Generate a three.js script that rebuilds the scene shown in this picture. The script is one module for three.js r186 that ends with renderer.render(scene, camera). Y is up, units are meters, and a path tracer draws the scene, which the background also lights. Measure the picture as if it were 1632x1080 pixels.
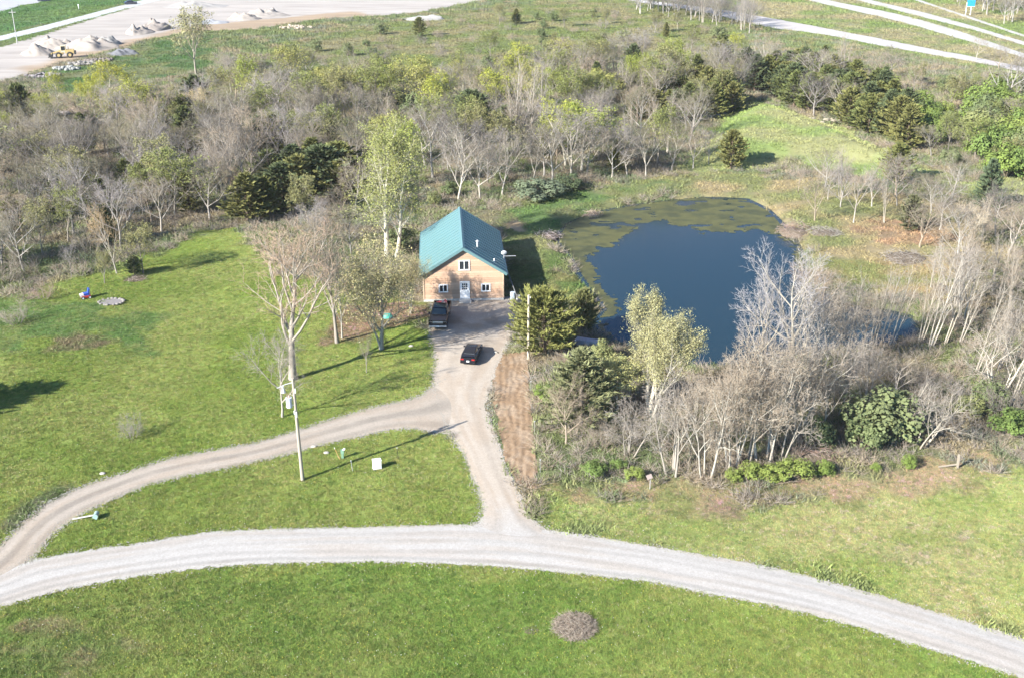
import * as THREE from 'three';
import { Sky } from 'three/addons/objects/Sky.js';
import { mergeGeometries } from 'three/addons/utils/BufferGeometryUtils.js';

// ---------------------------------------------------------------- camera, sky, sun, exposure
const scene = new THREE.Scene();
const camera = new THREE.PerspectiveCamera(33.575, 1632 / 1080, 1, 9000);
camera.position.set(0, 49, 0);
camera.rotation.set(-0.392, 0, 0);
const sunDir = new THREE.Vector3(-14.03, 9.66, 11.35).normalize();
const sky = new Sky();
sky.scale.setScalar(8000);
sky.material.uniforms.sunPosition.value.copy(sunDir);
sky.material.uniforms.turbidity.value = 3;
sky.material.uniforms.rayleigh.value = 1.2;
sky.material.uniforms.mieCoefficient.value = 0.004;
sky.material.uniforms.mieDirectionalG.value = 0.8;
scene.add(sky);
scene.environmentIntensity = 0.15;
const sun = new THREE.DirectionalLight(new THREE.Color(1, 0.95, 0.86), 5);
sun.position.copy(sunDir).multiplyScalar(400).add(new THREE.Vector3(0, 0, -150));
sun.target.position.set(0, 0, -150);
sun.castShadow = true;
sun.shadow.mapSize.set(4096, 4096);
Object.assign(sun.shadow.camera, { left: -260, right: 260, top: 320, bottom: -260, near: 1, far: 1200 });
sun.shadow.radius = 1;
scene.add(sun, sun.target);
const renderer = new THREE.WebGLRenderer({ antialias: true });
renderer.toneMapping = THREE.LinearToneMapping;
renderer.toneMappingExposure = 3.0;
renderer.shadowMap.enabled = true;
scene.fog = new THREE.FogExp2(new THREE.Color(1, 0.985, 0.95), 0.00007); // light spring haze

// ---------------------------------------------------------------- helpers
function rng(seed) { let s = seed | 0; return () => { s = (s + 0x6d2b79f5) | 0; let t = Math.imul(s ^ (s >>> 15), 1 | s); t = (t + Math.imul(t ^ (t >>> 7), 61 | t)) ^ t; return ((t ^ (t >>> 14)) >>> 0) / 4294967296; }; }
const hash = (x, y) => { let h = Math.imul(x, 374761393) + Math.imul(y, 668265263) | 0; h = Math.imul(h ^ (h >>> 13), 1274126177); return ((h ^ (h >>> 16)) >>> 0) / 4294967296; };
function vnoise(x, y) { const ix = Math.floor(x), iy = Math.floor(y), fx = x - ix, fy = y - iy, u = fx * fx * (3 - 2 * fx), v = fy * fy * (3 - 2 * fy); const a = hash(ix, iy), b = hash(ix + 1, iy), c = hash(ix, iy + 1), d = hash(ix + 1, iy + 1); return a + (b - a) * u + (c - a) * v + (a - b - c + d) * u * v; }
function fbm(x, y, o = 4) { let s = 0, a = 0.5, n = 0; for (let i = 0; i < o; i++) { s += a * vnoise(x, y); n += a; a *= 0.5; x = x * 2.03 + 17.1; y = y * 2.03 + 5.7; } return s / n; }
const lerp = (a, b, t) => a + (b - a) * t, clamp = (x, a = 0, b = 1) => Math.min(b, Math.max(a, x)), smooth = (a, b, x) => { const t = clamp((x - a) / (b - a)); return t * t * (3 - 2 * t); };
const rgb = (r, g, b) => new THREE.Color().setRGB(r, g, b);
function inPoly(P, x, z) { let c = false; for (let i = 0, j = P.length - 1; i < P.length; j = i++) { const a = P[i], b = P[j]; if ((a[1] > z) !== (b[1] > z) && x < (b[0] - a[0]) * (z - a[1]) / (b[1] - a[1]) + a[0]) c = !c; } return c; }
function polyDist(P, x, z) { let d = 1e9; for (let i = 0, j = P.length - 1; i < P.length; j = i++) { const ax = P[j][0], az = P[j][1], bx = P[i][0] - ax, bz = P[i][1] - az, t = clamp(((x - ax) * bx + (z - az) * bz) / (bx * bx + bz * bz + 1e-9)); const ex = x - ax - bx * t, ez = z - az - bz * t; d = Math.min(d, ex * ex + ez * ez); } d = Math.sqrt(d); return inPoly(P, x, z) ? -d : d; }
function box2(P, m = 0) { const b = [1e9, 1e9, -1e9, -1e9]; for (const [x, z] of P) { b[0] = Math.min(b[0], x - m); b[1] = Math.min(b[1], z - m); b[2] = Math.max(b[2], x + m); b[3] = Math.max(b[3], z + m); } return b; }
const inBox = (b, x, z) => x > b[0] && x < b[2] && z > b[1] && z < b[3];
const names = new Map();
function numbered(n) { const k = names.get(n) ?? 0; names.set(n, k + 1); return k ? n + '_' + String(k).padStart(3, '0') : n; }
function tag(o, label, category, group, kind) { o.userData = { label, category }; if (group) o.userData.group = group; if (kind) o.userData.kind = kind; return o; }
function shadowed(o) { o.traverse((m) => { if (m.isMesh) { m.castShadow = true; m.receiveShadow = true; } }); return o; }
function thing(name, label, category, x = 0, y = 0, z = 0, turn = 0, group) { const o = new THREE.Group(); o.name = numbered(name); o.position.set(x, y, z); o.rotation.y = turn; tag(o, label, category, group); scene.add(o); return o; }
function part(name, geo, mat, parent) { const m = new THREE.Mesh(geo, mat); m.name = name; m.castShadow = m.receiveShadow = true; parent.add(m); return m; }
function structure(name, geo, mat, label, category) { const m = new THREE.Mesh(geo, mat); m.name = name; m.castShadow = m.receiveShadow = true; tag(m, label, category, null, 'structure'); scene.add(m); return m; }
const std = (color, roughness = 0.8, more = {}) => new THREE.MeshStandardMaterial({ color, roughness, ...more });
class MB {
  constructor() { this.p = []; this.n = []; this.i = []; this.c = []; }
  v(x, y, z, nx, ny, nz) { this.p.push(x, y, z); this.n.push(nx, ny, nz); return this.p.length / 3 - 1; }
  tube(pts, radii, k) { // pts: [[x,y,z]..]; a zero last radius closes to a point
    let prev = null, ux = 1, uy = 0, uz = 0;
    for (let a = 0; a < pts.length; a++) {
      const p = pts[a], q = pts[Math.min(a + 1, pts.length - 1)], o = pts[Math.max(a - 1, 0)];
      let dx = q[0] - o[0], dy = q[1] - o[1], dz = q[2] - o[2]; const l = Math.hypot(dx, dy, dz) || 1; dx /= l; dy /= l; dz /= l;
      if (a === 0) { if (Math.abs(dy) < 0.9) { ux = dz; uy = 0; uz = -dx; } else { ux = 1; uy = 0; uz = 0; } }
      let t = ux * dx + uy * dy + uz * dz; ux -= t * dx; uy -= t * dy; uz -= t * dz; t = Math.hypot(ux, uy, uz) || 1; ux /= t; uy /= t; uz /= t;
      const wx = dy * uz - dz * uy, wy = dz * ux - dx * uz, wz = dx * uy - dy * ux, r = radii[a];
      if (r === 0 && prev !== null) { const tip = this.v(p[0], p[1], p[2], dx, dy, dz); for (let s = 0; s < k; s++) this.i.push(prev + s, prev + (s + 1) % k, tip); return; }
      const first = this.p.length / 3;
      for (let s = 0; s < k; s++) { const A = s / k * 6.28318, ca = Math.cos(A), sa = Math.sin(A), nx = ux * ca + wx * sa, ny = uy * ca + wy * sa, nz = uz * ca + wz * sa; this.v(p[0] + nx * r, p[1] + ny * r, p[2] + nz * r, nx, ny, nz); }
      if (prev !== null) for (let s = 0; s < k; s++) { const a1 = prev + s, b1 = prev + (s + 1) % k, c1 = first + s, d1 = first + (s + 1) % k; this.i.push(a1, b1, d1, a1, d1, c1); }
      prev = first;
    }
  }
  tri(a, b, c) { const e = [b[0] - a[0], b[1] - a[1], b[2] - a[2]], f = [c[0] - a[0], c[1] - a[1], c[2] - a[2]]; let n = [e[1] * f[2] - e[2] * f[1], e[2] * f[0] - e[0] * f[2], e[0] * f[1] - e[1] * f[0]]; const l = Math.hypot(...n) || 1; n = [n[0] / l, n[1] / l, n[2] / l]; const x = this.v(...a, ...n), y = this.v(...b, ...n), z = this.v(...c, ...n); this.i.push(x, y, z); }
  geo() { const g = new THREE.BufferGeometry(); g.setAttribute('position', new THREE.Float32BufferAttribute(this.p, 3)); g.setAttribute('normal', new THREE.Float32BufferAttribute(this.n, 3)); g.setIndex(this.i); return g; }
}
const bx = (w, h, d, x = 0, y = 0, z = 0, rx = 0, ry = 0, rz = 0) => { const g = new THREE.BoxGeometry(w, h, d); if (rx) g.rotateX(rx); if (ry) g.rotateY(ry); if (rz) g.rotateZ(rz); return g.translate(x, y, z); };
const cy = (r0, r1, h, x = 0, y = 0, z = 0, k = 14, rx = 0, rz = 0) => { const g = new THREE.CylinderGeometry(r1, r0, h, k); if (rx) g.rotateX(rx); if (rz) g.rotateZ(rz); return g.translate(x, y, z); };
const merge = (list) => { const l = list.map((g) => { const h = g.index ? g.toNonIndexed() : g; for (const k of Object.keys(h.attributes)) if (!['position', 'normal', 'uv'].includes(k)) h.deleteAttribute(k); return h; }); return mergeGeometries(l); };
function tileTexture(size, fn, srgb = false) { const d = new Uint8Array(size * size * 4); for (let y = 0; y < size; y++) for (let x = 0; x < size; x++) { const c = fn(x / size, y / size), o = (y * size + x) * 4; const t = typeof c === 'number' ? [c, c, c] : c; for (let k = 0; k < 3; k++) d[o + k] = clamp(t[k]) * 255; d[o + 3] = 255; } const t = new THREE.DataTexture(d, size, size); t.wrapS = t.wrapT = THREE.RepeatWrapping; t.magFilter = THREE.LinearFilter; t.minFilter = THREE.LinearMipmapLinearFilter; t.generateMipmaps = true; if (srgb) t.colorSpace = THREE.SRGBColorSpace; t.needsUpdate = true; return t; }
function pnoise(u, v, f, seed) { const x = u * f, y = v * f, ix = Math.floor(x), iy = Math.floor(y), fx = x - ix, fy = y - iy, s = fx * fx * (3 - 2 * fx), t = fy * fy * (3 - 2 * fy), h = (a, b) => hash(((a % f) + f) % f + seed * 131, ((b % f) + f) % f + seed * 57); return lerp(lerp(h(ix, iy), h(ix + 1, iy), s), lerp(h(ix, iy + 1), h(ix + 1, iy + 1), s), t); }
const grainTex = tileTexture(512, (u, v) => 0.4 + 0.5 * (0.25 * pnoise(u, v, 40, 2) + 0.35 * pnoise(u, v, 110, 3) + 0.45 * pnoise(u, v, 256, 4)));
const stoneTex = tileTexture(512, (u, v) => 0.6 + 0.4 * (0.2 * pnoise(u, v, 50, 6) + 0.3 * pnoise(u, v, 128, 7) + 0.5 * pnoise(u, v, 256, 8)));

// ---------------------------------------------------------------- plan of the place, metres seen from above: [x, z]
const roadTop = [[-42.97,-68.66],[-40.92,-70.23],[-38.84,-71.93],[-37.16,-73.7],[-34.17,-74.84],[-30.23,-75.9],[-24.44,-77.74],[-19.11,-78.21],[-13.85,-78.4],[-8.48,-78.68],[-2.87,-78.87],[2.24,-78.21],[7.22,-76.9],[10.14,-75.99],[13.93,-74.75],[18.54,-73.28],[21.63,-72.02],[24.14,-70.71],[26.7,-69.36],[31.63,-66.41],[35.52,-64.06],[38.41,-62.03]];
const roadLow = [[-41.19,-64.97],[-39.2,-66.41],[-37.07,-67.75],[-33.3,-69.83],[-27.67,-71.69],[-21.6,-72.94],[-13.16,-73.45],[-5.6,-73.28],[-2.7,-73.02],[1.63,-72.43],[6.36,-71.6],[10.53,-70.79],[13.21,-69.83],[18.59,-67.97],[22.85,-66.19],[26.55,-64.06],[30.1,-62.1],[33.4,-60.1],[35.83,-58.26],[38.79,-56.1]];
const driveLeft = [[-4.6,-77.55],[-2.98,-79.26],[-2.51,-81.23],[-2.79,-83.69],[-3.66,-87.28],[-4.54,-91.13],[-5.96,-95.14],[-6.91,-99.16],[-7.84,-104.23],[-8.37,-108.44],[-8.46,-113.99],[-9.48,-118.9],[-9.48,-125.42],[-10.08,-129.89]];
const driveRight = [[5.43,-76.18],[3.14,-77.74],[1.5,-80.23],[0.85,-82.65],[0.33,-85.4],[-0.45,-88.42],[-1.29,-93.22],[-2.21,-98.47],[-2.52,-102.01],[-1.98,-107.32],[-1.17,-112.77],[-0.29,-118.53],[0.75,-125.42],[0.16,-132.57]];
const branchTop = [[-6.36,-108.12],[-8.1,-106.22],[-9.62,-103.18],[-14.1,-100.57],[-18.3,-97.52],[-21.64,-94.88],[-23.9,-93.22],[-27.55,-91.86],[-31.35,-89.94],[-35.4,-86.72],[-37.5,-84.86],[-39.04,-82.75],[-40.1,-79.45],[-40.51,-75.9],[-41.55,-72.68]];
const branchLow = [[-4.23,-95.14],[-6.31,-95.14],[-10.57,-96.05],[-16.21,-93.48],[-20.19,-91.13],[-23.11,-89.47],[-26.54,-87.73],[-28.06,-87.17],[-31.42,-85.4],[-34.8,-81.73],[-35.26,-81.23],[-36.57,-78.68],[-37.03,-76.27],[-37.19,-73.79],[-38.12,-70.23]];
const tilled = [[-1.11,-113.82],[1.67,-114.87],[1.86,-104.23],[2.03,-95.14],[2.34,-87.85],[1.95,-84.75],[0.44,-85.4],[-0.57,-89.58],[-1.13,-95.14],[-1.7,-102.01],[-2.04,-107.16]];
const pond = [[6.74,-158.41],[8.54,-165.46],[11.2,-169.9],[14.89,-173.1],[19.68,-176.03],[25.13,-179.05],[31.62,-180.99],[38.6,-179.44],[40.77,-173.1],[41.16,-165.8],[41.56,-158.41],[40.39,-149.62],[39.17,-141.64],[38.81,-134.85],[41.43,-131.21],[45.2,-129.46],[48.46,-127.12],[47.96,-122.44],[44.11,-118.24],[37.83,-116.77],[31.75,-114.98],[25,-112.55],[19.4,-111.87],[14.26,-114.98],[11.03,-120.12],[10.04,-124.64],[11.77,-129.46],[10.71,-134.38],[9.51,-141.14],[8.58,-149.06],[7.39,-154.2]];
const openWater = [[10.75,-150.17],[13.08,-153.03],[15.47,-156.88],[17.42,-161.87],[20.23,-166.13],[23.23,-167.83],[24.57,-165.46],[26.88,-164.14],[28.55,-160.28],[31.31,-162.19],[32.68,-160.91],[34.7,-162.19],[37.99,-163.49],[39.36,-159.34],[40.17,-154.79],[39.39,-146.87],[38.53,-140.39],[38.42,-133.92],[41.24,-130.55],[45.07,-129.03],[48.17,-126.7],[47.66,-122.44],[44.09,-118.61],[37.93,-117.13],[31.83,-115.33],[25.09,-113.06],[19.48,-112.38],[14.48,-115.69],[11.47,-120.12],[10.64,-124.64],[13.08,-129.46],[12.32,-132.56],[12.3,-136.26],[11.42,-138.66],[11.39,-144.22]];
const yard = [[-135.97,-261.11],[-131.11,-290.96],[-128.98,-301.69],[-127.89,-320.94],[-124.57,-331.46],[-121.89,-345.22],[-117.69,-368.76],[-109,-388.91],[-89.3,-395.53],[-68.54,-428.22],[-50.9,-436.19],[-37.43,-444.45],[-21.92,-473.49],[-4.37,-509.13],[10.02,-550.3],[-156.34,-566.6],[-151.41,-509.13],[-151.91,-457.42],[-154.5,-422.42],[-154.86,-387.28],[-157.33,-353.2],[-161.13,-313.19]];
const houseX = -6.0, houseZ = -130.8;
const berm = [[32.02,-202.04],[36.81,-215.84],[46.15,-245.81],[57.13,-264.23],[62.12,-250.72],[69.23,-230.84],[73.24,-203.49],[77.49,-188.48],[86.53,-185.14],[80.87,-171.71],[76.78,-185.14],[70.77,-195.95],[61.29,-202.04],[48.66,-202.04],[40.11,-199.19]];
const bermBox = box2(berm, 1);
const zones = [];
const zone = (P, a, b, feather, grass = 0, scale = 7) => zones.push({ P, a, b, feather, grass, scale, box: box2(P, feather * 2 + 3) });
// meadow and clearings among the woods
zone([[-73.63,-273.17],[-69.99,-322.08],[-55.4,-398.93],[-27.34,-436.19],[11.38,-480.72],[53.57,-514.64],[83.91,-426.27],[66.55,-333.88],[34.87,-327.88],[8.04,-333.88],[-5.96,-300.68],[-33.68,-281.8]], [0.105, 0.13, 0.035], [0.17, 0.15, 0.075], 6, 2, 9);
zone([[73.47,-713.32],[91.76,-398.93],[133.13,-295.74],[144.93,-265.02],[287.38,-493.24],[221.18,-713.32]], [0.12, 0.16, 0.045], [0.21, 0.18, 0.10], 5, 2, 14);
zone([[-197,-374.74],[-166.41,-374.74],[-154.69,-509.13],[-184.25,-621.62],[-320.12,-621.62]], [0.05, 0.115, 0.025], [0.085, 0.14, 0.035], 4, 2, 20);
zone([[-164.16,-308.91],[-154.52,-346.53],[-151.88,-414.91],[-148.35,-498.43],[-153.99,-526.02],[-169.67,-382.49],[-176.62,-333.88]], [0.085, 0.135, 0.03], [0.12, 0.14, 0.05], 2, 2, 20);
zone([[-123.89,-305.78],[-118.11,-333.88],[-112.82,-365.83],[-98.97,-382.49],[-81.41,-311.03],[-97.5,-286.31],[-108.4,-265.02]], [0.045, 0.095, 0.02], [0.12, 0.13, 0.05], 4, 2, 6);
zone([[28.35,-195.95],[35.84,-215.84],[46,-246.5],[57.29,-265.02],[62.28,-251.44],[69.4,-231.46],[73.4,-203.98],[78.02,-188.48],[90.64,-192.81],[104.35,-185.14],[93.17,-163.14],[78.67,-166.47],[77.43,-173.52],[74.78,-191.5],[63.85,-191.5],[51.74,-205.46],[40.63,-195.95]], [0.165, 0.22, 0.06], [0.225, 0.225, 0.095], 3, 2, 11);
zone([[-1.56,-168.18],[2.42,-175.36],[8.8,-182.71],[19.83,-188.48],[26.73,-191.93],[32.9,-189.34],[18.58,-175.36],[10.12,-168.18],[6.71,-155.3],[9.02,-133.03],[10.01,-124.39],[4.99,-130.77],[0.32,-133.03],[-1.37,-145.39]], [0.075, 0.125, 0.03], [0.15, 0.15, 0.06], 2.5, 2, 5);
zone([[24.49,-191.5],[38.81,-198.25],[48.54,-191.5],[60.87,-185.14],[70.11,-169.93],[69.28,-150.91],[58.88,-133.03],[49.38,-133.03],[41.93,-137.74],[41,-150.91],[40.88,-166.47],[38.43,-178.77],[26.2,-179.55]], [0.24, 0.19, 0.1], [0.14, 0.15, 0.055], 3, 2, 6);
// lawns
zone([[-79.96,-118.53],[-68.74,-121.99],[-63.87,-127.73],[-60.19,-133.95],[-55.74,-139.46],[-51.02,-148.38],[-47.25,-157.12],[-41.32,-162.48],[-36.63,-152.35],[-31.64,-142.76],[-23.96,-136.54],[-19.07,-133.03],[-9.85,-131.22],[-8.79,-114.87],[-7.32,-102.01],[2.22,-77.55],[9.19,-76.45],[21.63,-72.02],[35.52,-64.06],[43.87,-58.14],[43.17,-40.15],[-44.16,-40.15],[-77.53,-93.85]], [0.16, 0.218, 0.038], [0.205, 0.246, 0.06], 2.5, 3, 9);
zone([[1.75,-85.4],[4.55,-84.75],[9.89,-83.9],[15.21,-83.48],[26.13,-84.33],[33.19,-86.17],[39.93,-88.08],[47.08,-90.41],[57.21,-92.35],[56.45,-58.74],[43.87,-58.14],[35.67,-64.41],[21.73,-72.43],[9.22,-76.81],[2.15,-78.68]], [0.215, 0.26, 0.075], [0.275, 0.28, 0.115], 2.5, 3, 10);
zone([[-57.67,-64.62],[-36.82,-67.15],[-27.15,-71.03],[-13.08,-72.85],[-2.68,-72.43],[3.98,-71.44],[13.12,-69.2],[22.75,-65.47],[33.82,-59.23],[43.6,-51.06],[33.04,-33.8],[-42.31,-33.8]], [0.13, 0.198, 0.034], [0.178, 0.222, 0.05], 2, 3, 12);
zone([[1.59,-85.62],[4.62,-86.17],[15.52,-85.62],[26.51,-85.84],[33.53,-87.28],[40.49,-89.58],[47.91,-92.35],[46.48,-89],[37.31,-85.4],[26.72,-82.44],[19.07,-81.23],[9.76,-82.44],[4.5,-83.48],[1.84,-84.33]], [0.28, 0.225, 0.13], [0.18, 0.19, 0.07], 2.6, 3, 3);
// patches of dirt, dead grass and coarse green
zone([[-53.09,-117.6],[-50.69,-120.81],[-45.52,-119.47],[-44.26,-116.68],[-48.43,-114.52],[-51.35,-114.87]], [0.16, 0.125, 0.075], [0.1, 0.12, 0.04], 1.2, 2, 1.5);
zone([[-63.63,-130.77],[-59.04,-133.03],[-51.95,-128.58],[-41.82,-125.42],[-40.88,-114.87],[-50.55,-120.43],[-55.83,-112.26]], [0.1, 0.175, 0.04], [0.15, 0.195, 0.055], 3, 3, 2);
zone([[-22.53,-122.38],[-19.67,-128.58],[-13.72,-130.77],[-9.77,-129.89],[-9.48,-125.42],[-12.96,-122.38],[-18.34,-118.53],[-21.07,-117.6]], [0.25, 0.175, 0.11], [0.15, 0.13, 0.06], 1.6, 3, 2);
zone([[-1.06,-165.79],[0.87,-167.84],[1.91,-164.46],[1.12,-160.55],[-0.94,-161.19]], [0.34, 0.25, 0.15], [0.28, 0.2, 0.11], 1, 0, 2);
zone([[-9.51,-97.79],[-6.17,-98.06],[-5.72,-95.14],[-7.47,-94.62],[-9.66,-95.92]], [0.2, 0.16, 0.11], [0.14, 0.13, 0.07], 0.8, 0, 1.2);
zone([[17.39,-83.69],[20.46,-82.96],[20.69,-80.93],[19.22,-79.26],[16.74,-79.84],[16.04,-81.93]], [0.27, 0.205, 0.135], [0.17, 0.15, 0.08], 1.4, 3, 1.4);
zone([[-38.39,-64.62],[-30.5,-64.62],[-25.03,-63.92],[-26.98,-61.9],[-31.44,-60.29],[-36.01,-59.36]], [0.205, 0.195, 0.085], [0.14, 0.19, 0.045], 2.5, 3, 2);
zone([[31.81,-78.49],[36.24,-79.45],[41.4,-78.02],[40.06,-74.84],[34.25,-73.96],[31.13,-74.84]], [0.29, 0.265, 0.15], [0.22, 0.25, 0.08], 2.5, 3, 2.5);
zone([[51.03,-163.14],[58.23,-166.47],[64.53,-162.48],[66.87,-157.42],[61.26,-153.22],[52.93,-155.3]], [0.27, 0.165, 0.095], [0.2, 0.14, 0.08], 2, 2, 2);
zone([[-41.92,-79.26],[-41.15,-82.44],[-38.39,-85.08],[-37.69,-84.33],[-39.61,-81.23],[-40.24,-76.45]], [0.16, 0.15, 0.1], [0.075, 0.11, 0.03], 1, 2, 1);
zone([[-8.1,-173.52],[-1.57,-169.93],[-0.38,-165.79],[-5.38,-165.79]], [0.16, 0.14, 0.08], [0.1, 0.12, 0.04], 2, 2, 2);
const floorA = [0.19, 0.155, 0.095], floorB = [0.115, 0.135, 0.05];
const roadPoly = (a, b) => [...a, ...b.slice().reverse()];
const polyRoad = roadPoly(roadTop, roadLow), polyDrive = roadPoly(driveLeft, driveRight), polyBranch = roadPoly(branchTop, branchLow);
const farPolys = [];
const hard = [polyRoad, polyDrive, polyBranch, tilled, yard].map((P) => ({ P, box: box2(P, 0.5) }));
const pondBox = box2(pond, 8);
const onHard = (x, z, m = 0) => hard.some((h) => inBox(h.box, x, z) && (m ? polyDist(h.P, x, z) < m : inPoly(h.P, x, z)));
const inHouse = (x, z, m = 0) => { const c = Math.cos(0.065), s = Math.sin(0.065), dx = x - houseX, dz = z - houseZ, u = dx * c - dz * s, w = dx * s + dz * c; return Math.abs(u) < 5.2 + m && w < m && w > -17.6 - m; };
function groundHeight(x, z) {
  let y = 0;
  if (z > -300 && z < -40 && Math.abs(x) < 130) {
    let d = 9; for (const h of hard) d = Math.min(d, Math.abs(x - clamp(x, h.box[0] - 9, h.box[2] + 9)) + Math.abs(z - clamp(z, h.box[1] - 9, h.box[3] + 9)) > 0 ? 9 : polyDist(h.P, x, z));
    const hx = Math.max(Math.abs(x - houseX) - 7, 0), hz = Math.max(Math.abs(z - houseZ + 9) - 12, 0); d = Math.min(d, Math.hypot(hx, hz));
    y += 0.7 * (fbm(x / 13, z / 13, 3) - 0.5) * smooth(0.6, 8, d) * smooth(-300, -260, z);
  }
  if (inBox(bermBox, x, z)) y += 2.4 * smooth(0, -9, polyDist(berm, x, z));
  if (inBox(pondBox, x, z)) { const d = polyDist(pond, x, z); y -= 1.5 * smooth(2.6, -2.2, d); }
  return y;
}
function groundColor(x, z, out) {
  const wob = (fbm(x * 0.35, z * 0.35, 3) - 0.5) * 2;
  const t0 = smooth(0.3, 0.58, fbm(x / 6 + 40, z / 6, 4));
  let r = lerp(floorA[0], floorB[0], t0), g = lerp(floorA[1], floorB[1], t0), b = lerp(floorA[2], floorB[2], t0), grass = 1;
  for (const q of zones) {
    if (!inBox(q.box, x, z)) continue;
    const d = polyDist(q.P, x, z) + wob * q.feather * 1.6, w = smooth(q.feather * 0.5, -q.feather * 0.5, d);
    if (w <= 0) continue;
    const t = smooth(0.34, 0.68, fbm(x / q.scale + q.P.length * 3.1, z / q.scale, 4));
    r = lerp(r, lerp(q.a[0], q.b[0], t), w); g = lerp(g, lerp(q.a[1], q.b[1], t), w); b = lerp(b, lerp(q.a[2], q.b[2], t), w);
    if (w > 0.5) grass = q.grass;
  }
  const k = 0.82 + 0.36 * fbm(x * 1.3, z * 1.3, 3);
  out[0] = r * k; out[1] = g * k; out[2] = b * k; out[3] = grass;
  return out;
}
// ---------------------------------------------------------------- the ground sheet
function axis(from, to, fine, far, lo, hi) { const a = []; for (let v = from; v <= to + 1e-6; v += fine) a.push(v); let s = fine, v = to; while (v < hi) { s *= far; v += s; a.push(v); } s = fine; v = from; while (v > lo) { s *= far; v -= s; a.unshift(v); } return a; }
{
  const xs = axis(-78, 78, 0.6, 1.035, -3500, 3500), zs = axis(-235, -50, 0.6, 1.035, -5000, 1500);
  const nx = xs.length, nz = zs.length, p = new Float32Array(nx * nz * 3), c = new Float32Array(nx * nz * 3), uv = new Float32Array(nx * nz * 2), idx = new Uint32Array((nx - 1) * (nz - 1) * 6), o = [0, 0, 0, 0];
  for (let j = 0, k = 0; j < nz; j++) for (let i = 0; i < nx; i++, k++) { const x = xs[i], z = zs[j]; p[k * 3] = x; p[k * 3 + 1] = groundHeight(x, z); p[k * 3 + 2] = z; groundColor(x, z, o); c[k * 3] = o[0] * 1.45; c[k * 3 + 1] = o[1] * 1.45; c[k * 3 + 2] = o[2] * 1.45; uv[k * 2] = x / 5.3; uv[k * 2 + 1] = z / 5.3; }
  for (let j = 0, k = 0; j < nz - 1; j++) for (let i = 0; i < nx - 1; i++) { const a = j * nx + i; idx[k++] = a; idx[k++] = a + nx; idx[k++] = a + 1; idx[k++] = a + 1; idx[k++] = a + nx; idx[k++] = a + nx + 1; }
  const g = new THREE.BufferGeometry(); g.setAttribute('position', new THREE.BufferAttribute(p, 3)); g.setAttribute('color', new THREE.BufferAttribute(c, 3)); g.setAttribute('uv', new THREE.BufferAttribute(uv, 2)); g.setIndex(new THREE.BufferAttribute(idx, 1)); g.computeVertexNormals();
  structure('ground', g, new THREE.MeshStandardMaterial({ vertexColors: true, map: grainTex, bumpMap: grainTex, bumpScale: 0.09, roughness: 1 }), 'grassy ground with lawns, rough meadow and leaf-littered woodland floor', 'ground');
}
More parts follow.
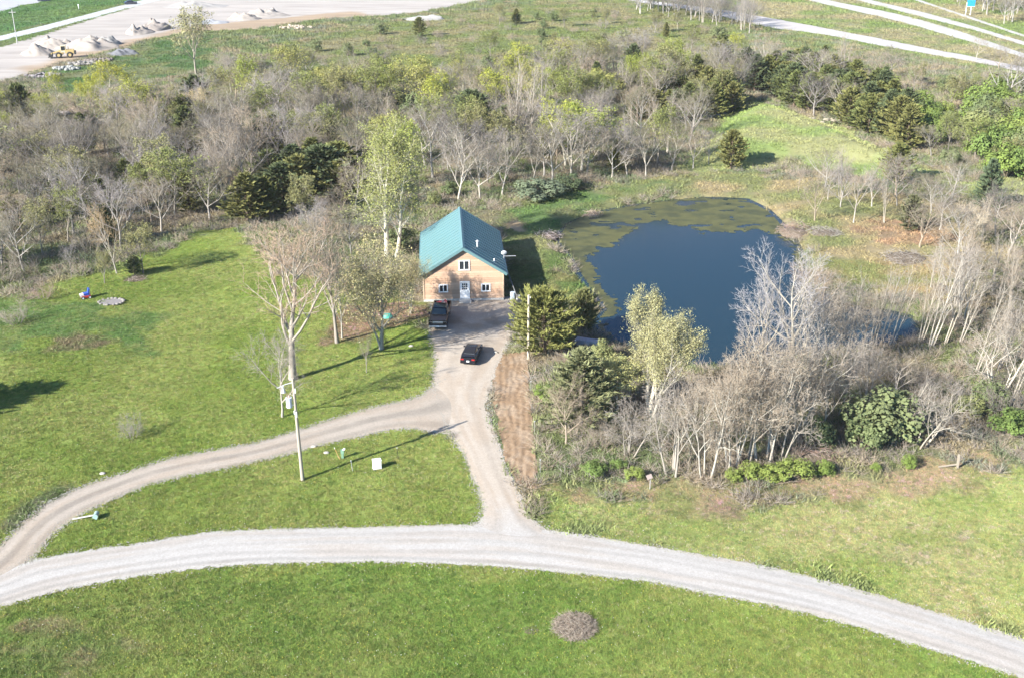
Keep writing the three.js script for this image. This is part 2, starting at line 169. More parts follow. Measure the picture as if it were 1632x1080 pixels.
// ---------------------------------------------------------------- roads: strips between two edges, edges ragged, wheel tracks worn darker
function resample(P, n) { const c = new THREE.CatmullRomCurve3(P.map(([x, z]) => new THREE.Vector3(x, 0, z)), false, 'centripetal'); return c.getSpacedPoints(n).map((v) => [v.x, v.z]); }
const soil = [0.28, 0.22, 0.16];
function strip(name, A, B, n, m, y, color, label, category, rag = 0.5, tracks = [], blend) {
  const base = color;
  if (!hard.some((h) => h.A === A)) farPolys.push({ P: roadPoly(A, B), box: box2(A.concat(B), 0.5) });
  const a = resample(A, n), b = resample(B, n), p = [], c = [], uv = [], idx = [];
  for (let i = 0; i <= n; i++) {
    const w = Math.hypot(a[i][0] - b[i][0], a[i][1] - b[i][1]), ra = (fbm(a[i][0] * 2.6, a[i][1] * 2.6, 4) - 0.5) * 2 * rag / w, rb = (fbm(b[i][0] * 2.6 + 9, b[i][1] * 2.6, 4) - 0.5) * 2 * rag / w;
    for (let j = 0; j <= m; j++) {
      const t = lerp(ra, 1 + rb, j / m), x = lerp(a[i][0], b[i][0], t), z = lerp(a[i][1], b[i][1], t), s = t;
      p.push(x, y + 0.05 * (1 - (2 * s - 1) ** 2), z); uv.push(x / 8.3, z / 8.3);
      let k = 0.95 + 0.1 * fbm(x * 2.1, z * 2.1, 3), tone = smooth(0.38, 0.7, fbm(i / n * 14, s * 9, 4)); if (blend) { const f = smooth(blend[3] + 0.04 * (fbm(x, z, 3) - 0.5) * 4, 0, i / n); const e = smooth(0.45, 0.7, fbm(x * 0.45, z * 0.45, 4)) * smooth(0.55, 0.85, i / n); color = [0, 1, 2].map((q) => lerp(lerp(base[q], blend[q], f), soil[q], e * 0.75)); }
      for (const [at, wide, deep] of tracks) k *= 1 - deep * smooth(wide, wide * 0.4, Math.abs(s - at + 0.12 * (fbm(i / n * 9, at * 9, 3) - 0.5))) * (0.3 + 1.2 * fbm(i / n * 16, at * 37, 3));
      c.push(color[0] * k * (1 - 0.05 * tone), color[1] * k * (1 - 0.09 * tone), color[2] * k * (1 - 0.13 * tone));
    }
  }
  for (let i = 0; i < n; i++) for (let j = 0; j < m; j++) { const q = i * (m + 1) + j; idx.push(q, q + 1, q + m + 1, q + 1, q + m + 2, q + m + 1); }
  const g = new THREE.BufferGeometry(); g.setAttribute('position', new THREE.Float32BufferAttribute(p, 3)); g.setAttribute('color', new THREE.Float32BufferAttribute(c, 3)); g.setAttribute('uv', new THREE.Float32BufferAttribute(uv, 2)); g.setIndex(idx); g.computeVertexNormals();
  if (g.attributes.normal.array[1] < 0) { const id = g.index.array; for (let i = 0; i < id.length; i += 3) { const t = id[i + 1]; id[i + 1] = id[i + 2]; id[i + 2] = t; } g.computeVertexNormals(); }
  return structure(name, g, new THREE.MeshStandardMaterial({ vertexColors: true, map: stoneTex, bumpMap: stoneTex, bumpScale: 0.03, roughness: 0.95 }), label, category);
}
strip('gravel_road', roadTop, roadLow, 700, 26, 0.035, [0.44, 0.415, 0.385], 'pale limestone gravel road curving past the lawns', 'road', 0.3, [[0.2, 0.07, 0.1], [0.4, 0.06, 0.13], [0.68, 0.07, 0.15], [0.88, 0.06, 0.22]]);
strip('driveway', driveLeft, driveRight, 260, 26, 0.022, [0.45, 0.385, 0.315], 'wide gravel driveway leading from the road to the house', 'driveway', 0.6, [[0.3, 0.1, 0.08], [0.68, 0.1, 0.1]], [0.44, 0.415, 0.385, 0.16]);
strip('driveway_branch', branchTop, branchLow, 360, 18, 0.01, [0.4, 0.345, 0.285], 'narrow two-track gravel driveway crossing the lawn to the road', 'driveway', 0.6, [[0.1, 0.12, 0.12], [0.48, 0.14, 0.28], [0.88, 0.1, 0.2]]);
const pale = [0.5, 0.485, 0.46];
strip('far_road', [[-175.42,-327.88],[-168.35,-379.35],[-164.96,-402.38],[-161.66,-436.19],[-157.79,-475.88],[-154.69,-509.13],[-149.82,-576.84]], [[-170.23,-317.57],[-163.27,-367.29],[-159.7,-388.91],[-156.11,-420.52],[-152.62,-459.65],[-148.35,-498.43],[-140.57,-576.84]], 80, 6, 0.03, [0.5, 0.52, 0.52], 'grey paved road running past the gravel yard', 'road', 0.3);
strip('parking_lot', [[-215.62,-407.66],[-198.47,-450.84],[-199.09,-473.49],[-195.97,-483.18],[-203.34,-509.13]], [[-287.5,-550.3],[-245.83,-563.27],[-240.76,-576.84],[-235.17,-583.86],[-234.81,-591.05]], 30, 8, 0.02, [0.42, 0.42, 0.45], 'grey paved lot beyond the far green field', 'parking lot', 0.2);
strip('frontage_road', [[37.36,-563.27],[52.22,-498.43],[63.42,-483.18],[78.53,-464.18],[94.88,-430.18],[108.85,-397.22],[118.64,-373.23],[126.91,-350.5],[135.1,-331.46],[140.93,-314.27],[152.55,-280.04]], [[25.31,-563.27],[46.6,-498.43],[59.65,-473.49],[73.6,-448.69],[89.02,-402.38],[104.18,-380.92],[113.84,-357.32],[122.91,-338.83],[131.49,-322.08],[137.35,-305.78],[149.07,-273.17]], 120, 8, 0.03, [0.5, 0.475, 0.465], 'pale frontage road between the woods and the dry verge', 'road', 0.8);
strip('highway_lane', [[127.74,-563.27],[133.88,-493.24],[146.41,-442.36],[151.37,-393.86],[151.81,-340.09],[153.45,-281.8]], [[112.67,-563.27],[124.6,-493.24],[139.5,-420.52],[144.7,-371.73],[148.17,-331.46],[149.92,-274.86]], 90, 8, 0.03, pale, 'near concrete carriageway of the highway beside the dry verge', 'road', 0.3);
strip('highway_lane_far', [[148.82,-563.27],[151.91,-493.24],[158.58,-446.56],[161.27,-405.88],[162.65,-365.83],[165.63,-305.78]], [[139.79,-563.27],[145.81,-493.24],[153.02,-430.18],[157.35,-395.53],[159.07,-357.32],[162.03,-298.69]], 90, 8, 0.03, pale, 'far concrete carriageway of the highway beyond the grass median', 'road', 0.3);
strip('far_track', [[174.05,-537.9],[172.65,-495.82],[170.98,-432.17],[169.67,-382.49],[169.4,-313.19]], [[171.68,-534.88],[170.04,-491.96],[168.29,-426.27],[167.37,-377.04],[167.22,-308.91]], 60, 3, 0.03, pale, 'narrow pale road along the foot of the far wood', 'road', 0.2);
// gravel yard: filled sheet with a ragged edge
function sheet(name, P, step, y, colorAt, tex, uvs, label, category, rag = 0, kind = 'structure', relief) {
  const b = box2(P, 1), nx = Math.ceil((b[2] - b[0]) / step), nz = Math.ceil((b[3] - b[1]) / step), p = [], c = [], uv = [], idx = [], id = new Map();
  const at = (i, j) => { const k = i * 100003 + j; if (!id.has(k)) { const x = b[0] + i * step, z = b[1] + j * step, col = colorAt(x, z); id.set(k, p.length / 3); p.push(x, y + (relief ? relief(x, z) : 0), z); c.push(...col); uv.push(x / uvs, z / uvs); } return id.get(k); };
  for (let i = 0; i < nx; i++) for (let j = 0; j < nz; j++) { const x = b[0] + (i + 0.5) * step, z = b[1] + (j + 0.5) * step; const ok = rag ? polyDist(P, x, z) + (fbm(x * 0.6, z * 0.6, 4) - 0.5) * 2 * rag < 0 : inPoly(P, x, z); if (!ok) continue; const q = at(i, j), r = at(i + 1, j), s = at(i, j + 1), t = at(i + 1, j + 1); idx.push(q, s, r, r, s, t); }
  const g = new THREE.BufferGeometry(); g.setAttribute('position', new THREE.Float32BufferAttribute(p, 3)); g.setAttribute('color', new THREE.Float32BufferAttribute(c, 3)); g.setAttribute('uv', new THREE.Float32BufferAttribute(uv, 2)); g.setIndex(idx); g.computeVertexNormals();
  const m = structure(name, g, new THREE.MeshStandardMaterial({ vertexColors: true, map: tex, bumpMap: tex, bumpScale: 0.04, roughness: 1 }), label, category);
  m.userData.kind = kind; return m;
}
const yardTan = [[-112.99,-353.2],[-108.57,-387.28],[-88.58,-392.19],[-67.94,-424.33],[-45.58,-430.18],[-62.26,-450.84],[-88.98,-426.27],[-108.27,-411.26],[-120.43,-377.81],[-129.49,-340.09],[-134.44,-311.03],[-126.05,-302.7],[-122.06,-324.37]];
sheet('gravel_yard', yard, 1.1, 0.02, (x, z) => { const k = 0.72 + 0.56 * fbm(x * 0.08 + z * 0.03, z * 0.35, 5), t = smooth(3, -3, polyDist(yardTan, x, z) + (fbm(x * 0.2, z * 0.2, 3) - 0.5) * 8); return [lerp(0.42, 0.37, t) * k, lerp(0.375, 0.27, t) * k, lerp(0.335, 0.175, t) * k]; }, stoneTex, 5, 'pale open gravel yard with tracks and tan subsoil', 'gravel yard', 2);
// tilled garden strip: real furrows along its length
sheet('tilled_soil', tilled, 0.14, 0.05, (x, z) => { const k = 0.8 + 0.4 * fbm(x * 2.1, z * 1.1, 4), t = smooth(0.45, 0.7, fbm(x * 0.9, z * 0.4 + 7, 3)); return [lerp(0.36, 0.43, t) * k, lerp(0.235, 0.31, t) * k, lerp(0.135, 0.205, t) * k]; }, grainTex, 2.2, 'strip of brown tilled soil with furrows beside the driveway', 'garden bed', 0.35, 'structure', (x, z) => 0.018 * Math.sin((x + 0.02 * z) * 9.5 + 9 * fbm(x * 0.7, z * 0.35, 3)) + 0.13 * (fbm(x * 4, z * 3, 4) - 0.4));
// ---------------------------------------------------------------- pond
{
  const g = new THREE.ShapeGeometry(new THREE.Shape(pond.map(([x, z]) => new THREE.Vector2(x, -z)))); g.rotateX(-Math.PI / 2);
  const grown = pond.map(([x, z], i) => { const c = [18, -135], d = Math.hypot(x - c[0], z - c[1]); return new THREE.Vector2(x + (x - c[0]) / d * 1.2, -(z + (z - c[1]) / d * 1.2)); });
  const w = new THREE.ShapeGeometry(new THREE.Shape(grown)); w.rotateX(-Math.PI / 2); w.translate(0, -0.5, 0);
  const uv = w.attributes.uv; for (let i = 0; i < uv.count; i++) uv.setXY(i, w.attributes.position.getX(i) / 4, w.attributes.position.getZ(i) / 4);
  const ripple = tileTexture(256, (u, v) => 0.5 * pnoise(u, v, 8, 11) + 0.3 * pnoise(u, v, 20, 12) + 0.2 * pnoise(u, v, 48, 13));
  structure('pond_water', w, new THREE.MeshPhysicalMaterial({ color: rgb(0.016, 0.034, 0.045), roughness: 0.12, ior: 1.33, bumpMap: ripple, bumpScale: 0.004 }), 'still dark blue water of the pond', 'pond');
  const step = 0.22, P = pond, b = box2(P, 0), p = [], c = [], uvs = [], idx = [], id = new Map();
  const at = (i, j) => { const k = i * 10007 + j; if (!id.has(k)) { const x = b[0] + i * step, z = b[1] + j * step, t = smooth(0.35, 0.7, fbm(x * 0.55, z * 0.9, 4)), k2 = 0.75 + 0.5 * fbm(x * 1.7, z * 1.7, 3); id.set(k, p.length / 3); p.push(x + (hash(i, j) - 0.5) * 0.2, -0.485 + 0.012 * fbm(x * 2, z * 2, 2), z + (hash(j, i) - 0.5) * 0.2); c.push(lerp(0.122, 0.07, t) * k2, lerp(0.124, 0.08, t) * k2, lerp(0.04, 0.03, t) * k2); uvs.push(x / 3, z / 3); } return id.get(k); };
  for (let i = 0; i < (b[2] - b[0]) / step; i++) for (let j = 0; j < (b[3] - b[1]) / step; j++) {
    const x = b[0] + (i + 0.5) * step, z = b[1] + (j + 0.5) * step; if (!inPoly(P, x, z)) continue;
    const d = polyDist(openWater, x, z) + (fbm(x * 0.4, z * 0.4, 3) - 0.5) * 2.2 + (fbm(x * 1.4, z * 1.4, 3) - 0.5) * 2.2;
    if (d < 0 || fbm(x * 0.32 + 31, z * 0.6, 3) > (x > 12 ? 0.66 : 0.75) || (x > 47)) continue;
    const q = at(i, j), r = at(i + 1, j), s = at(i, j + 1), t = at(i + 1, j + 1); idx.push(q, s, r, r, s, t);
  }
  const a = new THREE.BufferGeometry(); a.setAttribute('position', new THREE.Float32BufferAttribute(p, 3)); a.setAttribute('color', new THREE.Float32BufferAttribute(c, 3)); a.setAttribute('uv', new THREE.Float32BufferAttribute(uvs, 2)); a.setIndex(idx); a.computeVertexNormals();
  const m = new THREE.Mesh(a, new THREE.MeshStandardMaterial({ vertexColors: true, map: grainTex, bumpMap: grainTex, bumpScale: 0.03, roughness: 0.7 })); m.name = 'algae_mat'; m.receiveShadow = true;
  scene.add(tag(m, 'olive brown algae floating along the far and near banks of the pond', 'algae', null, 'stuff'));
}
// ---------------------------------------------------------------- trees: prototypes
const norm3 = (d) => { const l = Math.hypot(d[0], d[1], d[2]) || 1; return [d[0] / l, d[1] / l, d[2] / l]; };
function tilt(d, ang, az) { const up = Math.abs(d[1]) < 0.95 ? [0, 1, 0] : [1, 0, 0]; let u = norm3([d[1] * up[2] - d[2] * up[1], d[2] * up[0] - d[0] * up[2], d[0] * up[1] - d[1] * up[0]]); const w = [d[1] * u[2] - d[2] * u[1], d[2] * u[0] - d[0] * u[2], d[0] * u[1] - d[1] * u[0]], c = Math.cos(ang), s = Math.sin(ang), ca = Math.cos(az), sa = Math.sin(az); return norm3([d[0] * c + (u[0] * ca + w[0] * sa) * s, d[1] * c + (u[1] * ca + w[1] * sa) * s, d[2] * c + (u[2] * ca + w[2] * sa) * s]); }
function path(R, p, d, len, seg, wig, up) { const pts = [p.slice()], dirs = [d]; let q = p.slice(), e = d; for (let i = 0; i < seg; i++) { e = norm3([e[0] + (R() - 0.5) * wig, e[1] + (R() - 0.5) * wig + up, e[2] + (R() - 0.5) * wig]); q = [q[0] + e[0] * len / seg, q[1] + e[1] * len / seg, q[2] + e[2] * len / seg]; pts.push(q); dirs.push(e); } return { pts, dirs, len }; }
function leafAt(mb, R, p, size, spread, flat = 0.5) { const x = p[0] + (R() - 0.5) * spread, y = p[1] + (R() - 0.5) * spread, z = p[2] + (R() - 0.5) * spread, a = R() * 6.283, t = (R() - 0.5) * 2, s = size * (0.6 + 0.8 * R()), ux = Math.cos(a), uz = Math.sin(a), n = norm3([(R() - 0.5) * 1.4, flat + R(), (R() - 0.5) * 1.4]), vx = -uz * 0.6, vz = ux * 0.6, vy = t; mb.tri([x - ux * s * 0.5, y, z - uz * s * 0.5], [x + ux * s * 0.5, y + t * 0.2 * s, z + uz * s * 0.5], [x + vx * s, y + vy * s, z + vz * s], n); }
// levels: each { n, ang, len, r, t0, seg, wig, up, k }; woody levels below P.wood belong to the trunk mesh
function woodTree(P) {
  const R = rng(P.seed), wood = new MB(), twigs = new MB(), leaves = P.leaf ? new MB() : null;
  const rec = (b, r0, level) => {
    const L = P.levels[level]; if (!L) return;
    let az = R() * 6.28;
    for (let k = 0; k < L.n; k++) {
      const f = lerp(L.t0, 1, (k + R() * 0.9) / L.n), s = f * (b.pts.length - 1), i = Math.min(Math.floor(s), b.pts.length - 2), g = s - i, a = b.pts[i], c = b.pts[i + 1], p = [lerp(a[0], c[0], g), lerp(a[1], c[1], g), lerp(a[2], c[2], g)];
      az += 2.4 + (R() - 0.5); const d = tilt(b.dirs[i + 1], L.ang * (0.65 + 0.7 * R()), az), len = b.len * L.len * (1.25 - 0.6 * f) * (0.7 + 0.6 * R()), q = path(R, p, d, len, L.seg, L.wig, L.up), r = Math.max(r0 * (1 - 0.65 * f) * L.r, P.minR ?? 0.008), last = level === P.levels.length - 1;
      const radii = q.pts.map((_, j) => (j === q.pts.length - 1 ? (last || L.seg > 1 ? 0 : r * 0.3) : r * (1 - 0.7 * j / (q.pts.length - 1))));
      (level < P.wood ? wood : twigs).tube(q.pts, radii, L.k);
      if (leaves && level >= P.leaf.from) for (let m = 0; m < P.leaf.n; m++) leafAt(leaves, R, q.pts[Math.max(1, Math.floor(R() * q.pts.length))] ?? q.pts[1], P.leaf.size, P.leaf.spread);
      rec(q, r, level + 1);
    }
  };
  for (const st of P.stems) {
    const b = path(R, [st.x ?? 0, -0.25, st.z ?? 0], norm3([st.dx ?? 0, 1, st.dz ?? 0]), st.h, st.seg ?? 6, st.wig ?? 0.16, 0.02);
    wood.tube(b.pts, b.pts.map((_, j) => st.r * (j === 0 ? 1.25 : 1) * (1 - 0.85 * j / (b.pts.length - 1))), st.k ?? 7);
    rec(b, st.r, 0);
  }
  return { wood: wood.geo(), twigs: twigs.geo(), leaves: leaves && leaves.geo() };
}
const lv = (n, ang, len, r, t0, seg, wig, up, k = 3) => ({ n, ang, len, r, t0, seg, wig, up, k });
function coniferTree(P) {
  const R = rng(P.seed), wood = new MB(), crown = new MB(), H = P.h;
  wood.tube([[0, -0.25, 0], [0.05, H * 0.5, 0.03], [0, H * 0.96, 0]], [H * 0.026, H * 0.016, 0.01], 7);
  for (let k = 0; k < P.n; k++) {
    const f = (k + R()) / P.n, y = H * lerp(P.low, 0.98, f ** 0.9), prof = P.shape === 'round' ? Math.sin(Math.PI * clamp(0.16 + 0.84 * f) ** 0.8) * 0.95 + 0.12 : (1 - f) ** 0.75 + 0.05, len = P.w * prof * (0.65 + 0.55 * R()), az = k * 2.399 + R() * 0.7, rise = P.rise + 0.5 * f, d = norm3([Math.cos(az), rise * (0.6 + 0.8 * R()), Math.sin(az)]);
    const b = path(R, [0, y, 0], d, len, 3, 0.25, P.droop);
    wood.tube(b.pts, [0.03, 0.02, 0.012, 0], 3);
    for (let m = 0; m < P.m; m++) {
      const t = lerp(0.3, 1.02, (m + R()) / P.m), s = Math.min(t, 1) * 3, i = Math.min(Math.floor(s), 2), g = s - i, a = b.pts[i], c = b.pts[i + 1], p = [lerp(a[0], c[0], g), lerp(a[1], c[1], g), lerp(a[2], c[2], g)];
      const e = tilt(b.dirs[i + 1], 0.9 * R() + 0.15, R() * 6.28), sl = P.spray * (0.6 + 0.8 * R()), side = tilt(e, 1.57, R() * 6.28), w = sl * P.thin, n = norm3([d[0] * 0.8 + (R() - 0.5) * 0.9, 0.75 + (R() - 0.5) * 0.6, d[2] * 0.8 + (R() - 0.5) * 0.9]);
      const q = [p[0] + e[0] * sl, p[1] + e[1] * sl + sl * P.tipUp, p[2] + e[2] * sl];
      crown.tri([p[0] - side[0] * w, p[1] - side[1] * w, p[2] - side[2] * w], [p[0] + side[0] * w, p[1] + side[1] * w, p[2] + side[2] * w], q, n);
      const s2 = tilt(e, 1.57, R() * 6.28); crown.tri([p[0] - s2[0] * w, p[1] - s2[1] * w, p[2] - s2[2] * w], [p[0] + s2[0] * w, p[1] + s2[1] * w, p[2] + s2[2] * w], [q[0] + s2[0] * w, q[1] - 0.1 * sl, q[2] + s2[2] * w], n);
    }
  }
  return { wood: wood.geo(), twigs: crown.geo(), leaves: null };
}
function leafyShrub(P) {
  const R = rng(P.seed), wood = new MB(), crown = new MB(), H = P.h, blobs = [];
  for (let k = 0; k < P.blobs; k++) { const a = R() * 6.28, d = P.w * Math.sqrt(R()) * 0.75; blobs.push([Math.cos(a) * d, H * (0.3 + 0.6 * R()) * (1 - 0.35 * d / P.w), Math.sin(a) * d, P.w * (0.2 + 0.28 * R())]); }
  for (const b of blobs) { wood.tube([[b[0] * 0.1, -0.15, b[2] * 0.1], [b[0] * 0.5, b[1] * 0.55, b[2] * 0.5], [b[0], b[1], b[2]]], [0.05, 0.03, 0], 4); for (let m = 0; m < P.n / P.blobs; m++) { const d = norm3([R() - 0.5, R() - 0.42, R() - 0.5]), r = b[3] * (0.55 + 0.5 * Math.cbrt(R())), s = P.size * (0.6 + 0.8 * R()), x = b[0] + d[0] * r, y = Math.max(0.05, b[1] + d[1] * r * 0.85), z = b[2] + d[2] * r, n = norm3([d[0] + (R() - 0.5) * 0.8, d[1] + 0.5 + (R() - 0.5) * 0.6, d[2] + (R() - 0.5) * 0.8]), u = tilt(n, 1.57, R() * 6.28), v = [n[1] * u[2] - n[2] * u[1], n[2] * u[0] - n[0] * u[2], n[0] * u[1] - n[1] * u[0]]; crown.tri([x - u[0] * s * 0.5, y - u[1] * s * 0.5, z - u[2] * s * 0.5], [x + v[0] * s * 0.45, y + v[1] * s * 0.45, z + v[2] * s * 0.45], [x + u[0] * s * 0.6, y + u[1] * s * 0.6, z + u[2] * s * 0.6], n); crown.tri([x - u[0] * s * 0.5, y - u[1] * s * 0.5, z - u[2] * s * 0.5], [x - v[0] * s * 0.45, y - v[1] * s * 0.45, z - v[2] * s * 0.45], [x + u[0] * s * 0.6, y + u[1] * s * 0.6, z + u[2] * s * 0.6], n); } }
  return { wood: wood.geo(), twigs: crown.geo(), leaves: null };
}
// prototypes stand about as tall as `h` says and are scaled to each tree
const protos = {};
const add = (kind, h, g) => { let top = 0; for (const k of ['wood', 'twigs']) { const a = g[k].attributes.position.array, ys = []; for (let i = 1; i < a.length; i += 3) ys.push(a[i]); ys.sort((p, q) => p - q); top = Math.max(top, ys[Math.floor(ys.length * 0.985)] ?? 0); } (protos[kind] ??= []).push({ h: top, g }); };
for (let s = 0; s < 5; s++) add('bare', 10, woodTree({ seed: 11 + s, wood: 2, minR: 0.011, stems: [{ h: 5.6, r: 0.15, dx: (s % 3 - 1) * 0.1, dz: (s % 2) * 0.1, wig: 0.25 }], levels: [lv(9, 0.8, 0.72, 0.66, 0.25, 4, 0.34, 0.1, 4), lv(5 + s % 2, 0.72, 0.5, 0.62, 0.25, 3, 0.36, 0.08, 3), lv(5, 0.7, 0.55, 0.6, 0.15, 1, 0.35, 0.05), lv(5 + s % 3, 0.75, 0.78, 0.7, 0.1, 1, 0.3, 0.04)] }));
for (let s = 0; s < 3; s++) add('pale', 13, woodTree({ seed: 41 + s, wood: 1, minR: 0.012, stems: [{ h: 11, r: 0.16, dx: 0.02, seg: 7, wig: 0.1 }, { h: 9.6, r: 0.13, x: 0.3, dx: 0.14, dz: 0.05, seg: 7, wig: 0.1 }, { h: 8.2, r: 0.11, x: -0.3, dx: -0.15, dz: -0.06, seg: 7, wig: 0.12 }].slice(0, 2 + s % 2), levels: [lv(13, 0.5, 0.27, 0.5, 0.28, 3, 0.25, 0.14, 4), lv(5, 0.6, 0.5, 0.6, 0.2, 2, 0.3, 0.08), lv(5, 0.65, 0.6, 0.6, 0.15, 1, 0.3, 0.05)] }));
for (let s = 0; s < 4; s++) add('budding', 11, woodTree({ seed: 61 + s, wood: 2, minR: 0.01, stems: [{ h: 7.6, r: 0.19, dx: (s % 2) * 0.08 - 0.04 }], leaf: { from: 2, n: 6, size: 0.2, spread: 0.65 }, levels: [lv(10, 0.7, 0.56, 0.58, 0.25, 4, 0.3, 0.1, 5), lv(6, 0.66, 0.5, 0.6, 0.2, 3, 0.3, 0.08), lv(5, 0.65, 0.55, 0.6, 0.15, 1, 0.3, 0.05), lv(2, 0.7, 0.6, 0.6, 0.2, 1, 0.3, 0.03)] }));
for (let s = 0; s < 4; s++) add('cedar', 7, coniferTree({ seed: 81 + s, h: 7, w: 2.3 + 0.25 * (s % 2), low: 0.05, n: 170, m: 15, spray: 0.42, thin: 0.27, rise: 0.25, droop: 0.02, tipUp: 0.25, shape: s < 2 ? 'cone' : 'round' }));
for (let s = 0; s < 4; s++) add('leafy', 4, leafyShrub({ seed: 101 + s, h: 4, w: 2.3, blobs: 22, n: 2900, size: 0.2 }));
for (let s = 0; s < 4; s++) add('shrub', 3, woodTree({ seed: 121 + s, wood: 1, minR: 0.009, stems: Array.from({ length: 7 }, (_, k) => ({ h: 1.5 + 0.25 * (k % 3), r: 0.035, x: Math.cos(k * 2.4) * 0.35, z: Math.sin(k * 2.4) * 0.35, dx: Math.cos(k * 2.4) * 0.55, dz: Math.sin(k * 2.4) * 0.55, seg: 3, k: 3, wig: 0.3 })), levels: [lv(6, 0.6, 0.62, 0.6, 0.2, 2, 0.4, 0.12), lv(6, 0.65, 0.62, 0.6, 0.2, 1, 0.35, 0.06), lv(3, 0.7, 0.7, 0.7, 0.3, 1, 0.3, 0.03)] }));
// finer trees for those close to the camera
for (let s = 0; s < 3; s++) add('tall_bare', 16, woodTree({ seed: 141 + s, wood: 2, minR: 0.012, stems: [{ h: 10.2, r: 0.24, k: 8, dx: 0.03 * s }], levels: [lv(12, 0.7, 0.56, 0.55, 0.25, 5, 0.3, 0.1, 6), lv(7, 0.62, 0.46, 0.58, 0.25, 3, 0.3, 0.08, 4), lv(6, 0.62, 0.48, 0.6, 0.15, 2, 0.32, 0.05), lv(5, 0.66, 0.55, 0.62, 0.15, 1, 0.3, 0.03)] }));
for (let s = 0; s < 3; s++) add('thicket', 10, woodTree({ seed: 151 + s, wood: 2, minR: 0.013, stems: Array.from({ length: 4 }, (_, k) => ({ h: 6.2 - 0.5 * k, r: 0.13 - 0.015 * k, x: Math.cos(k * 2 + s) * 0.5, z: Math.sin(k * 2 + s) * 0.5, dx: Math.cos(k * 2 + s) * 0.3, dz: Math.sin(k * 2 + s) * 0.25, wig: 0.3, seg: 5, k: 6 })), levels: [lv(6, 0.75, 0.55, 0.6, 0.3, 4, 0.5, 0.05, 5), lv(5, 0.75, 0.55, 0.6, 0.2, 3, 0.5, 0.03, 3), lv(5, 0.7, 0.55, 0.6, 0.15, 2, 0.45, 0.03), lv(4, 0.7, 0.6, 0.7, 0.15, 1, 0.4, 0.02)] }));
for (let s = 0; s < 2; s++) add('maple', 13, woodTree({ seed: 161 + s, wood: 2, minR: 0.012, stems: [{ h: 4.6, r: 0.24, k: 8, dx: 0.05 }, { h: 5.4, r: 0.13, x: 0.1, dx: -0.3, dz: 0.1, k: 6 }], leaf: { from: 2, n: 5, size: 0.12, spread: 0.75 }, levels: [lv(7, 0.62, 0.95, 0.6, 0.35, 5, 0.3, 0.09, 6), lv(7, 0.62, 0.5, 0.58, 0.2, 3, 0.32, 0.06, 4), lv(6, 0.62, 0.5, 0.6, 0.15, 2, 0.32, 0.04), lv(4, 0.66, 0.6, 0.62, 0.15, 1, 0.3, 0.02)] }));
add('cottonwood', 19, woodTree({ seed: 171, wood: 2, minR: 0.012, stems: [{ h: 15, r: 0.32, k: 8, seg: 8, wig: 0.1 }, { h: 13, r: 0.24, x: 1, dx: 0.12, dz: 0.1, k: 7, seg: 8, wig: 0.12 }], leaf: { from: 2, n: 6, size: 0.13, spread: 0.8 }, levels: [lv(14, 0.6, 0.34, 0.5, 0.2, 5, 0.32, 0.09, 5), lv(7, 0.62, 0.45, 0.58, 0.2, 3, 0.32, 0.05, 3), lv(6, 0.62, 0.5, 0.6, 0.15, 2, 0.32, 0.02), lv(3, 0.66, 0.6, 0.62, 0.15, 1, 0.3, 0)] }));
add('silver', 11, woodTree({ seed: 181, wood: 2, minR: 0.012, stems: [{ h: 5, r: 0.2, k: 8 }, { h: 5.4, r: 0.15, x: 0.4, dx: 0.3, k: 6 }, { h: 5, r: 0.15, x: -0.4, dx: -0.35, dz: 0.1, k: 6 }], leaf: { from: 2, n: 18, size: 0.085, spread: 0.5 }, levels: [lv(7, 0.5, 0.75, 0.6, 0.25, 5, 0.25, 0.2, 5), lv(7, 0.5, 0.42, 0.58, 0.15, 3, 0.28, 0.2, 3), lv(6, 0.45, 0.5, 0.6, 0.15, 2, 0.25, 0.16), lv(2, 0.5, 0.6, 0.62, 0.15, 1, 0.3, 0.1)] }));
add('big_cedar', 8, coniferTree({ seed: 191, h: 8, w: 4.4, low: 0.03, n: 300, m: 34, spray: 0.46, thin: 0.16, rise: 0.2, droop: 0.03, tipUp: 0.3, shape: 'round' }));
add('spruce', 8, coniferTree({ seed: 192, h: 8, w: 3.2, low: 0.06, n: 210, m: 30, spray: 0.4, thin: 0.14, rise: 0.2, droop: 0.1, tipUp: 0.25, shape: 'cone' }));
const bark = (r, g, b) => std(rgb(r, g, b), 0.95), leafMat = (r, g, b) => std(rgb(r, g, b), 0.9, { side: THREE.DoubleSide });
const greyW = [bark(0.27, 0.24, 0.21), bark(0.33, 0.3, 0.26), bark(0.2, 0.18, 0.155)], greyT = [bark(0.2, 0.17, 0.14), bark(0.12, 0.105, 0.09), bark(0.25, 0.22, 0.205), bark(0.17, 0.15, 0.1), bark(0.21, 0.185, 0.12)];
const tanT = [bark(0.28, 0.22, 0.155), bark(0.24, 0.2, 0.15), bark(0.25, 0.215, 0.175)], paleW = [bark(0.33, 0.29, 0.23), bark(0.28, 0.245, 0.2), bark(0.37, 0.33, 0.27)], paleT = [bark(0.29, 0.245, 0.195), bark(0.26, 0.225, 0.19), bark(0.3, 0.24, 0.175)];
